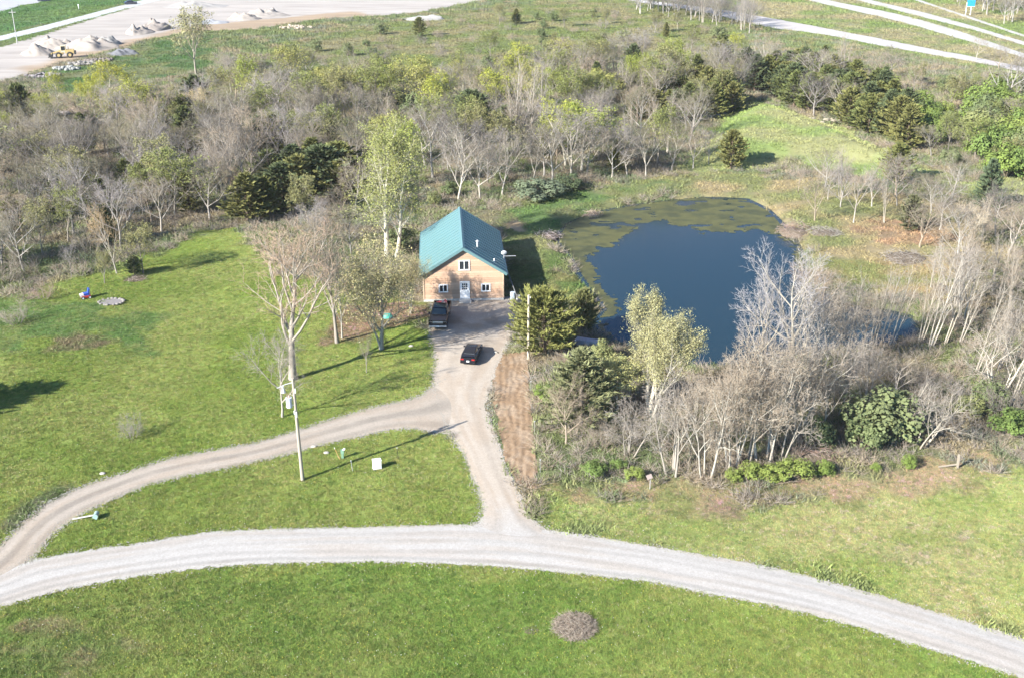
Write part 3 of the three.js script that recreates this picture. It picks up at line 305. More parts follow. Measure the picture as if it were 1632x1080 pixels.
const kinds = {
  grey: { proto: 'bare', name: 'bare_tree', cat: 'tree', w: greyW, t: greyT, what: 'leafless grey tree' },
  brown: { proto: 'bare', name: 'tan_tree', cat: 'tree', w: [bark(0.28, 0.22, 0.16), bark(0.33, 0.29, 0.24)], t: tanT, what: 'leafless tan-twigged tree' },
  white: { proto: 'pale', name: 'pale_tree', cat: 'tree', w: paleW, t: paleT, what: 'slender leafless whitish tree' },
  tall: { proto: 'tall_bare', name: 'tall_tree', cat: 'tree', w: greyW, t: greyT, what: 'tall leafless grey tree' },
  yellow: { proto: 'budding', name: 'budding_tree', cat: 'tree', w: [bark(0.3, 0.27, 0.2), bark(0.42, 0.38, 0.3)], t: [bark(0.3, 0.27, 0.18)], l: [leafMat(0.27, 0.28, 0.04), leafMat(0.22, 0.25, 0.04), leafMat(0.26, 0.25, 0.065)], what: 'tree in yellow-green young leaf' },
  olive: { proto: 'budding', name: 'budding_tree', cat: 'tree', w: [bark(0.22, 0.19, 0.15)], t: [bark(0.24, 0.21, 0.16)], l: [leafMat(0.16, 0.175, 0.045), leafMat(0.2, 0.19, 0.07)], what: 'tree with sparse olive young leaf' },
  cedar: { proto: 'cedar', name: 'cedar_tree', cat: 'cedar', w: [bark(0.14, 0.1, 0.07)], t: [leafMat(0.105, 0.12, 0.032), leafMat(0.13, 0.135, 0.034), leafMat(0.08, 0.1, 0.038), leafMat(0.15, 0.145, 0.04)], what: 'dense dark green cedar' },
  green: { proto: 'leafy', name: 'leafy_shrub', cat: 'shrub', w: [bark(0.2, 0.16, 0.11)], t: [leafMat(0.125, 0.17, 0.03), leafMat(0.15, 0.185, 0.035), leafMat(0.1, 0.145, 0.03)], what: 'bright lime green shrub' },
  soft: { proto: 'leafy', name: 'leafy_shrub', cat: 'shrub', w: [bark(0.2, 0.16, 0.11)], t: [leafMat(0.1, 0.125, 0.045), leafMat(0.13, 0.15, 0.06), leafMat(0.16, 0.17, 0.06)], what: 'soft olive green shrub' },
  scrub: { proto: 'shrub', name: 'bare_shrub', cat: 'shrub', w: [bark(0.24, 0.19, 0.14), bark(0.3, 0.26, 0.21)], t: [...tanT, greyT[0], bark(0.27, 0.2, 0.15)], what: 'low leafless twiggy shrub' },
  thicket: { proto: 'thicket', name: 'many_stemmed_tree', cat: 'tree', w: paleW, t: paleT, what: 'many-stemmed pale bare tree' },
  maple: { proto: 'maple', name: 'maple_tree', cat: 'tree', w: [bark(0.3, 0.26, 0.21)], t: [bark(0.32, 0.27, 0.2)], l: [leafMat(0.33, 0.29, 0.13)], what: 'open-crowned tree in tan young leaf' },
  cottonwood: { proto: 'cottonwood', name: 'cottonwood_tree', cat: 'tree', w: [bark(0.46, 0.42, 0.33)], t: [bark(0.36, 0.33, 0.22)], l: [leafMat(0.25, 0.26, 0.075)], what: 'very tall pale-trunked tree in yellow-green leaf' },
  silver: { proto: 'silver', name: 'silver_tree', cat: 'tree', w: [bark(0.42, 0.38, 0.3)], t: [bark(0.36, 0.33, 0.24)], l: [leafMat(0.27, 0.25, 0.115)], what: 'upright tree in silvery cream young leaf' },
  big_cedar: { proto: 'big_cedar', name: 'cedar_tree', cat: 'cedar', w: [bark(0.14, 0.1, 0.07)], t: [leafMat(0.19, 0.19, 0.05)], what: 'broad olive green cedar' },
  spruce: { proto: 'spruce', name: 'spruce_tree', cat: 'spruce', w: [bark(0.16, 0.13, 0.1)], t: [leafMat(0.185, 0.19, 0.085)], what: 'blue-green spruce with upswept branches' },
};
const placed = [];
const TR = rng(777), pick = (a, R = TR) => a[Math.floor(R() * a.length)];
function plant(kind, x, z, h, where, group, o = {}) {
  const K = kinds[kind], pr = o.v !== undefined ? protos[K.proto][o.v % protos[K.proto].length] : pick(protos[K.proto]), s = h / pr.h, t = new THREE.Group();
  t.name = numbered(K.name); t.position.set(x, groundHeight(x, z), z); t.rotation.set(o.lx ?? 0, o.turn ?? TR() * 6.28, o.lz ?? 0, 'XZY'); t.scale.set(s * (o.wide ?? 1), s, s * (o.wide ?? 1));
  const stemName = K.cat === 'shrub' ? 'stems' : 'trunk';
  part(stemName, pr.g.wood, o.wm ?? pick(K.w), t); part(K.l ? 'twigs' : 'crown', pr.g.twigs, o.tm ?? pick(K.t), t); if (pr.g.leaves) part('crown', pr.g.leaves, o.lm ?? pick(K.l), t);
  tag(t, (o.what ?? K.what) + ' ' + where, K.cat, group); scene.add(t); placed.push([x, z, o.clear ?? 1.6]); return t;
}
// ---- single trees that stand apart
const maplesG = null;
plant('tall', -23.11,-107.64,16.28, 'on the lawn behind the transformer pole, reddish budding twigs', null, { v: 1, wide: 1.35, tm: bark(0.34, 0.24, 0.165), wm: bark(0.28, 0.24, 0.19), turn: 1 });
plant('grey', -22.52,-98.61,10.03, 'at the edge of the narrow driveway near the transformer pole', null, { v: 1, wide: 0.7, tm: paleT[1], wm: paleW[0], turn: 2 });
plant('tall', -19.8,-117.23,14.35, 'with twin trunks on bare soil between lawn and house', null, { v: 1, wide: 0.85, wm: bark(0.26, 0.22, 0.18), turn: 4 });
plant('tall', -19.42,-118.53,10.51, 'leaning on the bare soil between lawn and house', null, { v: 2, wide: 0.6, wm: bark(0.3, 0.27, 0.22), turn: 0.4, lz: 0.05 });
plant('maple', -14.57,-115.41,12.37, 'beside the parked pickup', null, { v: 0, wide: 0.9, turn: 0.6 });
plant('maple', -12.2,-126.46,7.16, 'against the left wall of the house', null, { v: 1, wide: 0.66, turn: 2.2 });
plant('grey', -15.49,-109.09,4.26, 'as a thin sapling on the lawn by the driveway', null, { v: 2, wide: 0.45, wm: paleW[1] });
plant('cottonwood', -17.24,-147.55,19.09, 'behind the house', null, { turn: 0.3, wide: 1.1 });
plant('grey', -27.92,-150.91,7.46, 'just behind the two lawn trees, rounded crown', null, { v: 3, wide: 1.1 });
plant('grey', -22.44,-149.5,6.78, 'under the tall yellow-green tree', null, { v: 4, wide: 0.9 });
plant('soft', -15.55,-150.91,3.67, 'against the back corner of the house', null, {});
plant('brown', -52.52,-141.22,9.79, 'leaning over the lawn edge, orange-tan twigs', null, { v: 0, wide: 0.55, tm: bark(0.4, 0.28, 0.15), lz: 0.1, turn: 0 });
plant('olive', -52.86,-137.26,4.43, 'small and thin-trunked on the lawn by the ash pad', null, { wide: 0.8 });
plant('grey', -57.89,-139.46,5, 'thin on the lawn edge beside the toy', null, { wide: 0.6 });
plant('cedar', -50.03,-140.72,2.62, 'low on the lawn edge casting a long shadow', null, { v: 2, wide: 1.3, clear: 1 });
plant('olive', -49.02,-141.22,6.58, 'on the lawn edge beside the low cedar', null, { wide: 0.9 });
plant('scrub', -35.86,-94.36,2.24, 'alone in the middle of the lawn', null, { tm: greyT[2], wide: 0.8 });
plant('scrub', -58.43,-131.44,1.83, 'at the lawn edge with reddish dead stems', null, { tm: bark(0.3, 0.2, 0.16), wide: 1.2 });
plant('scrub', -58.66,-123.38,2.14, 'on the rough green slope of the lawn', null, { tm: paleT[0], wide: 1.3 });
plant('cedar', -59.5, -96.5, 8.2, 'outside the left lawn throwing its shadow on the grass', null, { v: 2, wide: 1.35 });
plant('big_cedar', 3.62,-114.52,7.4, 'behind the bare utility pole', null, { turn: 0.5, clear: 3.5 });
plant('big_cedar', 8.31,-121.01,5.04, 'on the pond bank over the boat', null, { turn: 2.5, wide: 0.66, tm: leafMat(0.19, 0.195, 0.07), clear: 2 });
plant('spruce', 6.58,-96.71,7.75, 'beside the tilled strip', null, { turn: 1.2, wide: 1.45, clear: 3 });
plant('silver', 13.49,-98.47,11.1, 'on the near bank of the pond', null, { turn: 1.9, clear: 3, wide: 0.85 });
plant('yellow', 10.42,-99.16,5.52, 'low beside the silvery tree', null, { v: 1, wide: 1.3, lm: leafMat(0.26, 0.25, 0.09) });
plant('thicket', 14.13,-87.06,8.96, 'with a forked white trunk at the edge of the east field', null, { v: 0, wide: 0.8, turn: 1 });
const eg = 'pale bare trees between pond and east field';
for (const [x, z, h, v, w, tu] of [[17.03,-86.5,9.8, 1, 0.62, 0.4], [19.54,-88.19,10.21, 2, 0.62, 2], [20.94,-88.77,11.14, 0, 0.66, 3], [22.72,-89.23,12.11, 1, 0.7, 4], [24.08,-89.23,10.94, 2, 0.66, 5], [28.51,-93.85,8.97, 0, 0.7, 1.7], [31.69,-99.16,8.01, 1, 0.75, 0.2], [20.49,-95.14,6.52, 2, 0.66, 3.3], [17.52,-95.14,5.88, 1, 0.6, 2.9], [35.6,-102.01,6.83, 0, 0.75, 1.1], [26.45,-93.85,11.42, 2, 0.7, 2.2]]) plant('thicket', x, z, h, 'in the tangle between pond and east field', eg, { v, wide: w, turn: tu });
plant('tall', 28.15,-102.01,16.13, 'spreading over the near side of the pond, silvery twigs', null, { v: 0, wide: 0.92, tm: bark(0.35, 0.32, 0.31), wm: paleW[0], turn: 2 });
plant('tall', 25.19,-102.01,13.35, 'spreading over the near side of the pond, smaller silvery crown', null, { v: 2, wide: 0.8, tm: bark(0.33, 0.3, 0.29), wm: paleW[0], turn: 3 });
plant('white', 36.62,-94.88,6.95, 'leaning hard over the east field edge', null, { v: 0, lz: -0.28, wide: 1.1, turn: 0 });
plant('thicket', 38.03,-92.72,6.98, 'leaning beside the field post', null, { v: 1, lz: -0.3, wide: 0.8, turn: 1 });
const sg = 'slender pale trees at the end of the pond';
for (const [x, z, h, l] of [[41.38,-118.9,10.03, -0.06], [41.78,-117.6,10.09, -0.1], [43.16,-118.15,10.64, -0.12], [46.4,-117.6,9.73, -0.08], [47.1,-116.31,11.23, -0.14], [48.91,-117.04,10.28, -0.12], [50.75,-117.41,9.43, -0.1], [49.54,-109.41,10.76, -0.12], [49.51,-108.12,9.18, -0.2], [51.95,-109.74,9.96, -0.16], [49.82,-101.28,9.76, -0.14], [37.26,-114.87,9.57, -0.05], [54.61,-108.12,11.22, -0.1], [60.35,-130.77,8.93, -0.05]]) plant('white', x, z, h * 1.02, 'leaning over the far end of the pond', sg, { lz: l, wide: 0.72, turn: TR() * 0.5 });
// right bank
const rg = 'bare trees on the far right bank of the pond';
for (const [k, x, z, h, w] of [['brown', 46.39,-165.79,7.54, 0.8], ['brown', 52.07,-164.79,9.03, 0.75], ['white', 56.85,-165.12,8.38, 0.7], ['grey', 52.42,-173.52,6.92, 0.9], ['grey', 63.89,-161.19,8.41, 0.85], ['grey', 57.42,-173.52,6.62, 0.9], ['brown', 47.59,-181.91,4.88, 0.7], ['brown', 51.39,-177.24,6.42, 0.8]]) plant(k, x, z, h, 'on the reddish bank beyond the pond', rg, { wide: w });
plant('cedar', 59.18,-160.55,5.37, 'alone among bare trees on the reddish bank', null, { v: 2, wide: 1.1, tm: leafMat(0.11, 0.11, 0.05) });
plant('cedar', 65.95,-188.48,6.75, 'rounded and olive at the edge of the upper meadow', null, { v: 3, wide: 1.2 });
plant('cedar', 74.92,-171.71,7.75, 'tall blue-green beside the small right meadow', null, { v: 0, wide: 1, tm: leafMat(0.085, 0.115, 0.055) });
plant('thicket', 64.19,-151.48,7.3, 'with white limbs and tan leaf by the tall blue-green cedar', null, { v: 2, wide: 0.9, tm: bark(0.45, 0.37, 0.26) });
plant('cedar', 39.54,-199.19,6.83, 'behind pale stems on the far pond bank', null, { v: 3, wide: 1.1 });
plant('soft', 4.5,-178.01,3.45, 'wide and grey-green at the wood edge behind the house', null, { wide: 2.1, v: 0, tm: leafMat(0.11, 0.135, 0.075) });
plant('soft', 9.4,-184.33,2.8, 'darker green at the wood edge behind the house', null, { wide: 1.6, v: 1, tm: leafMat(0.07, 0.095, 0.04) });
// far landmarks
plant('olive', -84.04,-302.7,16.73, 'tall and open at the edge of the gravel yard', null, { v: 0, wide: 0.95, lm: leafMat(0.27, 0.25, 0.11), wm: bark(0.3, 0.26, 0.2) });
plant('brown', 132.56,-326.7,7.15, 'in front of the highway', 'two trees before the highway', { wide: 1, v: 0 }); plant('brown', 132.73,-311.03,7.34, 'in front of the highway', 'two trees before the highway', { wide: 1, v: 1 });
plant('white', 87.11,-298.69,11.52, 'above the cedar row by the frontage road', null, { wide: 1.1 });
plant('brown', -61.82,-226.62,9.84, 'with upright orange-tan twigs in the left woods', null, { v: 2, wide: 0.75, tm: bark(0.42, 0.33, 0.17) });
plant('grey', -78.88,-232.7,8.54, 'with an open dark crown in the left woods', null, { v: 1, wide: 1 });
const wg = 'yellow willows below the gravel yard';
for (const [x, z, h, w] of [[-108.22,-243.08,5.93, 1.9], [-104.32,-258.82,7.38, 1.1], [-91.21,-245.81,7.87, 1.3], [-93.12,-261.11,9.56, 1.4], [-94.08,-273.17,5.67, 1], [-95.21,-255.82,7.59, 1.2], [-102.93,-241.73,5.37, 1.7], [-98.31,-257.31,5.67, 0.9]]) plant('yellow', x, z, h, 'at the foot of the gravel yard', wg, { wide: w * 0.8, lm: pick([leafMat(0.31, 0.3, 0.035), leafMat(0.27, 0.28, 0.035)]) });
plant('green', -59.7,-261.11,6.16, 'single and upright in the left woods', null, { wide: 0.8 });
plant('cedar', -69.67,-292.85,5.23, 'spreading below the gravel yard', null, { v: 3, wide: 2.2 });
plant('cedar', -8.04,-223.11,9.47, 'very large among the budding trees', null, { v: 2, wide: 1.6 });
for (const [x, z, h] of [[-22.72,-202.04,9.18], [-18.66,-185.14,11.06], [-16.5,-233.32,11.23], [-30.54,-253.61,7.95], [-34.32,-250.01,5.53], [-11.93,-265.02,8.97], [-43.39,-250.01,4.43], [12.73,-273.17,5.67], [20.64,-257.31,7.07], [9.3,-261.11,7.86]]) plant('yellow', x, z, h, 'in the woods behind the tall yellow-green tree', 'budding trees in the middle woods', { wide: 0.95 });
for (const [x, z, h] of [[0.48,-213.15,17.95], [3.46,-210.53,19.23], [5.49,-221.39,16.51], [-16.1,-227.21,8.24], [-32.21,-233.32,6.12], [29.38,-316.46,7.96], [23.95,-221.39,8.07]]) plant('white', x, z, h, 'rising above the woods behind the house', 'tall pale stems in the middle woods', { wide: 0.8 });
for (const [x, z, h, w] of [[6.93,-189.34,12.1, 1], [10.13,-188.48,13.63, 1], [13.01,-191.5,11.68, 1], [17.38,-191.5,9.86, 0.9], [20.24,-192.81,9.05, 0.9], [23.54,-192.81,9.59, 0.9], [28.53,-197.33,8.56, 0.9], [32.74,-199.19,7.73, 0.9], [36.04,-202.04,6.57, 0.8], [3.66,-188.48,9.95, 0.8], [-1.66,-180.33,10.11, 0.8], [-8.77,-177.24,10.78, 0.9], [-5.22,-178.01,9.6, 0.9]]) plant(TR() < 0.55 ? 'grey' : 'brown', x, z, h, 'along the wood edge facing the pond', 'bare trees along the pond-side wood edge', { wide: w, wm: pick(paleW), tm: pick([...greyT, ...tanT]) });
for (const [x, z, h, w] of [[-40.44,-165.79,7.06, 1.5], [-38.04,-168.18,5.97, 1.4], [-36.42,-173.52,6.92, 1.5], [-33.93,-175.36,7.68, 1.6], [-30.69,-177.24,8.76, 1.6], [-27.07,-175.36,6.87, 1.5], [-29.27,-185.14,7.71, 1.5], [-36.69,-185.14,7.28, 1.5], [-34.19,-189.34,7.42, 1.4], [-24.98,-178.01,6.55, 1.3], [-40.93,-185.14,6.44, 1.3]]) plant('cedar', x, z, h, 'in the cedar group behind the lawn trees', 'cedar group behind the lawn trees', { wide: w * 1.15, clear: 4.5 });
// ---- woods, scattered
const keepOff = (x, z, m) => onHard(x, z, m) || inHouse(x, z, m + 1) || (inBox(pondBox, x, z) && polyDist(pond, x, z) < m) || placed.some(([a, b, c]) => Math.abs(a - x) < c && Math.abs(b - z) < c);
function woods(P, step, mix, lo, hi, where, group, margin = 2, seed = 1, opt = {}) {
  const R = rng(seed), b = box2(P), total = Object.values(mix).reduce((s, v) => s + v, 0), spots = [];
  for (let x = b[0]; x < b[2]; x += step) for (let z = b[1]; z < b[3]; z += step) spots.push([x + (R() - 0.5) * step * 0.95, z + (R() - 0.5) * step * 0.95]);
  for (const [x, z] of spots) {
    let q = R() * total, kind; const hR = R(); for (const k in mix) if ((q -= mix[k]) <= 0) { kind = k; break; }
    if (!inPoly(P, x, z) || keepOff(x, z, margin)) continue;
    const low = kind === 'scrub' ? 0.4 : kind === 'green' || kind === 'soft' ? 0.5 : kind === 'cedar' ? 0.75 : 1;
    plant(kind, x, z, lerp(lo, hi, hR) * low, where, group + ', ' + kinds[kind].what.split(' ').slice(-3).join(' '), { wide: 0.85 + 0.35 * R(), clear: 0.8, ...opt });
  }
}
woods([[-103.31,-200.6],[-105.56,-213.15],[-82.51,-219.7],[-63.63,-233.32],[-37.82,-227.21],[-26.05,-203],[-21.61,-173.52],[-24.56,-155.3],[-36.25,-166.47],[-41.7,-167.15],[-48.68,-162.48],[-54.62,-151.48],[-60.07,-142.24],[-65.55,-135.35],[-70.64,-130.77]], 5.7, { grey: 60, brown: 9, cedar: 11, olive: 13, scrub: 7 }, 6.5, 12, 'in the dense woods beyond the left lawn', 'woods beyond the left lawn', 2, 5);
woods([[-105.56,-213.15],[-112.07,-233.32],[-92.72,-237.78],[-78.98,-250.01],[-74.69,-277.42],[-47.56,-290.96],[-26.66,-273.17],[-2.5,-281.8],[1.69,-213.15],[-1.7,-185.14],[-18.3,-181.12],[-26.05,-203],[-37.82,-227.21],[-63.63,-233.32],[-82.51,-219.7]], 7.4, { grey: 36, yellow: 16, olive: 16, cedar: 10, brown: 9, white: 5, soft: 10 }, 6, 12.5, 'in the mixed woods below the far meadow', 'mixed woods below the far meadow', 2, 6);
woods([[-2.5,-281.8],[14.37,-311.03],[33.73,-316.46],[48.58,-311.03],[64.33,-322.08],[56.56,-265.02],[44.05,-243.08],[35.84,-215.84],[27.24,-195.95],[15.74,-191.5],[3.66,-188.48],[1.69,-213.15]], 7.4, { grey: 30, white: 16, yellow: 16, olive: 14, brown: 10, cedar: 12 }, 6.5, 12, 'in the woods between house and highway', 'woods between house and highway', 2, 7);
woods([[31.52,-265.02],[39.2,-290.96],[43.02,-273.17],[51.47,-253.61],[43.82,-241.73],[35.87,-233.32],[30.07,-239.74]], 5, { cedar: 94, olive: 6 }, 8, 10.5, 'in the cedar clump above the pond', 'cedar clump above the pond', 1, 8, { wide: 1.35 });
woods([[59.29,-290.96],[73.57,-300.68],[80.16,-281.8],[83.69,-257.31],[84.04,-236.49],[74.37,-206.96],[72.35,-219.7],[68.48,-237.78],[63.28,-255.82],[58.6,-271.5]], 4.6, { cedar: 86, brown: 8, grey: 6 }, 8.5, 12, 'in the cedar row above the upper meadow', 'cedar row above the upper meadow', 1, 9, { wide: 1.35 });
woods([[64.33,-322.08],[86.12,-324.37],[100.71,-302.7],[112.25,-280.04],[119.7,-261.11],[122.9,-243.08],[95.86,-185.14],[86.24,-192.81],[78.99,-191.06],[74.7,-207.97],[84.04,-236.49],[80.63,-283.59],[61.02,-295.74]], 8.4, { grey: 30, olive: 18, soft: 22, green: 8, brown: 14, cedar: 6, white: 2 }, 5.5, 8.5, 'in the mixed scrub wood beside the frontage road', 'mixed wood beside the frontage road', 1.5, 10);
woods([[105.2,-253.61],[121.36,-265.02],[126.14,-250.01],[95.86,-185.14],[87.9,-191.5],[81.38,-195.95],[92.5,-227.21]], 5.5, { green: 70, soft: 20, grey: 10 }, 11, 15, 'in the lime green thicket beside the upper meadow', 'lime green thicket by the meadow', 0.5, 11);
woods([[81.39,-236.49],[92.99,-243.08],[84.96,-218.58],[77.28,-215.84]], 4.5, { green: 100 }, 9, 12, 'in the small lime green clump at the meadow corner', 'lime clump at the meadow corner', 0.5, 12);
woods([[49.93,-478.29],[61.03,-464.18],[75,-442.36],[84.84,-407.66],[79.85,-382.49],[69.37,-407.66],[56.74,-430.18],[45.14,-442.36]], 5.5, { grey: 80, white: 20 }, 9, 13, 'in the narrow grove along the frontage road', 'grove along the frontage road', 1, 13);
woods([[185.3,-520.27],[177.7,-442.36],[173.06,-390.54],[172.6,-333.88],[208.55,-407.66],[227.72,-520.27],[232.05,-583.86]], 9, { grey: 75, white: 20, olive: 5 }, 10, 14, 'in the far wood beyond the highway', 'far wood beyond the highway', 1, 14);
woods([[46.96,-189.34],[61.93,-185.14],[72.8,-177.24],[75.18,-163.14],[82.64,-156.81],[71.54,-133.03],[62.98,-135.35],[60.09,-142.76],[56.78,-145.39],[58.42,-173.52],[47.42,-173.52]], 7, { grey: 40, brown: 34, scrub: 16, white: 10 }, 6, 9, 'in the open brush around the right bank', 'open brush around the right bank', 1.5, 15);
woods([[55.01,-140.21],[62.98,-135.35],[71.54,-133.03],[53.86,-95.14],[48.07,-93.85],[43.13,-95.14],[41.91,-102.01],[41.88,-109.74],[46.24,-116.68]], 5.2, { brown: 36, scrub: 34, thicket: 18, white: 12 }, 6, 9.5, 'in the brush between the pond end and east field', 'brush beyond the pond end', 1.5, 16);
woods([[3.81,-95.14],[8.48,-93.85],[14.54,-95.14],[20.45,-102.01],[28.1,-108.12],[41.59,-113.12],[41.64,-104.99],[36.39,-96.45],[32.43,-91.13],[26.91,-89.7],[20.66,-89.7],[15.02,-89.94],[8.19,-89.94],[4.2,-89.58]], 4.2, { scrub: 46, thicket: 14, brown: 14, soft: 26 }, 4.5, 7, 'in the brush between pond and east field', 'brush between pond and east field', 1, 17);
woods([[-72.11,-273.17],[-66.02,-311.03],[-52.21,-374.74],[-25.63,-407.66],[10.51,-442.36],[44.35,-446.56],[74.23,-374.74],[65.42,-327.88],[32.52,-322.08],[7.91,-327.88],[-5.78,-290.96],[-34.19,-286.31]], 13, { scrub: 55, soft: 30, cedar: 5, olive: 10 }, 4, 8, 'scattered over the rough far meadow', 'shrubs on the far meadow', 2, 18);
woods([[-12.61,-173.52],[-5.66,-175.36],[-1.63,-177.24],[2.55,-185.14],[15.42,-187.22],[15.58,-189.34],[1.53,-191.5],[-12.06,-181.12]], 4, { scrub: 60, soft: 40 }, 3.5, 6, 'under the wood edge behind the house', 'undergrowth behind the house', 1, 19);
for (const [k, x, z, h, w] of [['scrub', 38.3,-133.03,3.34, 1.3], ['scrub', 39.96,-130.33,3.45, 1.4], ['brown', 38.52,-130.77,6.54, 0.9], ['scrub', 41.8,-128.58,3.26, 1.2], ['brown', 31.42,-108.12,9.18, 1], ['thicket', 34.5,-109.74,9.96, 0.7], ['brown', 38.04,-112.26,8.71, 0.9], ['scrub', 38.78,-138.23,3.1, 1.2]]) plant(k, x, z, h, 'crowding the narrow end of the pond', 'brush at the narrow end of the pond', { wide: w });
for (const [x, z, h, w] of [[7.12,-86.72,1.38, 1.1], [9.41,-87.62,1.07, 0.9], [21.16,-86.5,1.25, 1.2], [22.66,-86.28,1.37, 1.1], [24.53,-86.28,1.62, 1.3], [27.51,-87.17,1.13, 1], [32.3,-87.62,0.76, 0.8], [7.34,-99.16,1.03, 0.9], [3.41,-102.01,1.74, 0.9], [35.57,-88.42,1.08, 0.8], [47.42,-95.14,1.99, 1.2], [19.39,-85.84,1.12, 0.8], [10.63,-85.84,1.25, 0.8]]) plant('green', x, z, h * 1.1, 'at the sunny edge of the brush by the east field', 'lime shrubs along the east field', { wide: w * 1.3 });
for (const [x, z, h, w] of [[34.41,-93.85,4.88, 1.3], [44.95,-99.16,2.04, 1.2], [47.66,-100.57,2.74, 1.2], [11.06,-106.53,2.85, 1], [9.79,-111.41,2.58, 1]]) plant('soft', x, z, h, 'among the bare trees by the pond', 'soft green shrubs by the pond', { wide: w });
// ---------------------------------------------------------------- ground cover nobody could count
{
  const tuft = (seed, n, rad, h0, h1, w, lean) => { const R = rng(seed), mb = new MB(); for (let k = 0; k < n; k++) { const a = R() * 6.28, d = rad * Math.sqrt(R()), x = Math.cos(a) * d, z = Math.sin(a) * d, h = lerp(h0, h1, R()), b = R() * 6.28, cx = Math.cos(b) * w, cz = Math.sin(b) * w, lx = (R() - 0.5) * lean, lz = (R() - 0.5) * lean; mb.tri([x - cx, -0.02, z - cz], [x + cx, -0.02, z + cz], [x + lx, h, z + lz], norm3([(R() - 0.5) * 0.9, 1, (R() - 0.5) * 0.9])); } return mb.geo(); };
  const mat = new THREE.MeshStandardMaterial({ color: 0xffffff, roughness: 0.9, side: THREE.DoubleSide });
  const M = new THREE.Matrix4(), Q = new THREE.Quaternion(), E = new THREE.Euler(), col = new THREE.Color(), out = [0, 0, 0, 0];
  function cover(name, geo, spots, label, category) { const m = new THREE.InstancedMesh(geo, mat, spots.length); spots.forEach(([x, y, z, s, sy, r, g, b, turn], i) => { E.set(0, turn, 0); M.compose(new THREE.Vector3(x, y, z), Q.setFromEuler(E), new THREE.Vector3(s, sy, s)); m.setMatrixAt(i, M); m.setColorAt(i, col.setRGB(r, g, b)); }); m.name = name; m.castShadow = m.receiveShadow = true; scene.add(tag(m, label, category, null, 'stuff')); return m; }
  const R = rng(4242), lawn = [], rough = [], litter = [], bloom = [];
  const view = (x, z, m = 6) => Math.abs(x) < -z * 0.492 + 9 + m && z < -52;
  const bare = (x, z) => onHard(x, z) || (z < -250 && farPolys.some((h) => inBox(h.box, x, z) && inPoly(h.P, x, z))) || inHouse(x, z) || (inBox(pondBox, x, z) && inPoly(pond, x, z));
  for (let k = 0; k < 1100000 && lawn.length < 340000; k++) {
    const z = -52 - 122 * Math.pow(R(), 0.95), x = (R() * 2 - 1) * (-z * 0.492 + 12); if (z < -147 && (x > -30 || x < -75)) continue; if (bare(x, z)) { const e = R() * 0.45; if (R() < 0.35 || !hard.slice(0, 3).some((h) => inBox(h.box, x, z) && Math.abs(polyDist(h.P, x, z)) < e) || hard.slice(0, 3).some((h) => inBox(h.box, x, z) && polyDist(h.P, x, z) < -e)) continue; }
    groundColor(x, z, out); if (out[3] < 2) continue;
    const v = 0.6 + 0.75 * R(), y = (R() - 0.5) * 0.4, s = 0.7 + 0.7 * R(), n = fbm(x * 0.9, z * 0.9, 3), dry = R() < 0.07 ? 1.5 : 1;
    lawn.push([x, groundHeight(x, z), z, s, s * (0.55 + 0.9 * n), out[0] * v * (1 + y) * dry * 1.12, out[1] * v * 1.12, out[2] * v * dry, R() * 6.28]);
    if (R() < 0.02 && out[3] === 3) bloom.push([x + 0.1, groundHeight(x, z), z, 0.8 + 0.7 * R(), 1, ...(R() < 0.7 ? [0.55, 0.47, 0.06] : [0.55, 0.53, 0.45]), 0]);
  }
  { const clumps = []; for (let k = 0; k < 300000 && clumps.length < 45000; k++) { const z = -52 - 95 * Math.pow(R(), 0.85), x = (R() * 2 - 1) * (-z * 0.492 + 12); if (bare(x, z)) continue; groundColor(x, z, out); if (out[3] < 3) continue; const dense = fbm(x / 4, z / 4, 3); if (R() > dense * 1.5) continue; const t = R(), v = 0.65 + 0.5 * R(), s = 0.5 + 0.6 * R(), y = t < 0.35 ? [1.45, 1.15, 1.5] : t < 0.5 ? [1.75, 1.35, 2.4] : [0.72, 0.86, 0.75]; clumps.push([x, groundHeight(x, z), z, s, s * (0.8 + 0.6 * R()), out[0] * v * y[0], out[1] * v * y[1], out[2] * v * y[2], R() * 6.28]); } cover('grass_clumps', tuft(7, 26, 0.2, 0.06, 0.16, 0.022, 0.2), clumps, 'coarse clumps of clover and taller grass in the lawns', 'grass'); }
  { const g = new THREE.IcosahedronGeometry(0.055, 0).scale(1, 0.6, 1), spill = []; for (const E of [roadTop, roadLow, driveLeft, driveRight, branchTop, branchLow]) { const P = resample(E, 900); for (let k = 0; k < 1700; k++) { const p = P[Math.floor(R() * P.length)], d = (R() + R() + R() - 1.5) * 0.62, a = R() * 6.28, x = p[0] + Math.cos(a) * d, z = p[1] + Math.sin(a) * d, v = 0.75 + 0.4 * R(); spill.push([x, 0.035, z, 0.5 + R(), 0.6 + 0.6 * R(), 0.27 * v, 0.25 * v, 0.215 * v, a]); } } cover('loose_gravel', g, spill, 'loose pale gravel strewn along the edges of the roads', 'gravel'); }
  cover('lawn_grass', tuft(1, 13, 0.24, 0.03, 0.085, 0.02, 0.14), lawn, 'short green lawn grass', 'grass');
  { const mb = new MB(); for (let s = 0; s < 6; s++) { const a = s / 6 * 6.28, b = (s + 1) / 6 * 6.28; mb.tri([0, 0.11, 0], [Math.cos(b) * 0.024, 0.1, Math.sin(b) * 0.024], [Math.cos(a) * 0.024, 0.1, Math.sin(a) * 0.024], [0, 1, 0]); } mb.tri([-0.004, 0, 0], [0.004, 0, 0], [0, 0.105, 0], [0, 0.5, 1]); cover('dandelions', mb.geo(), bloom, 'dandelion flowers and seed heads dotting the lawns', 'flowers'); }
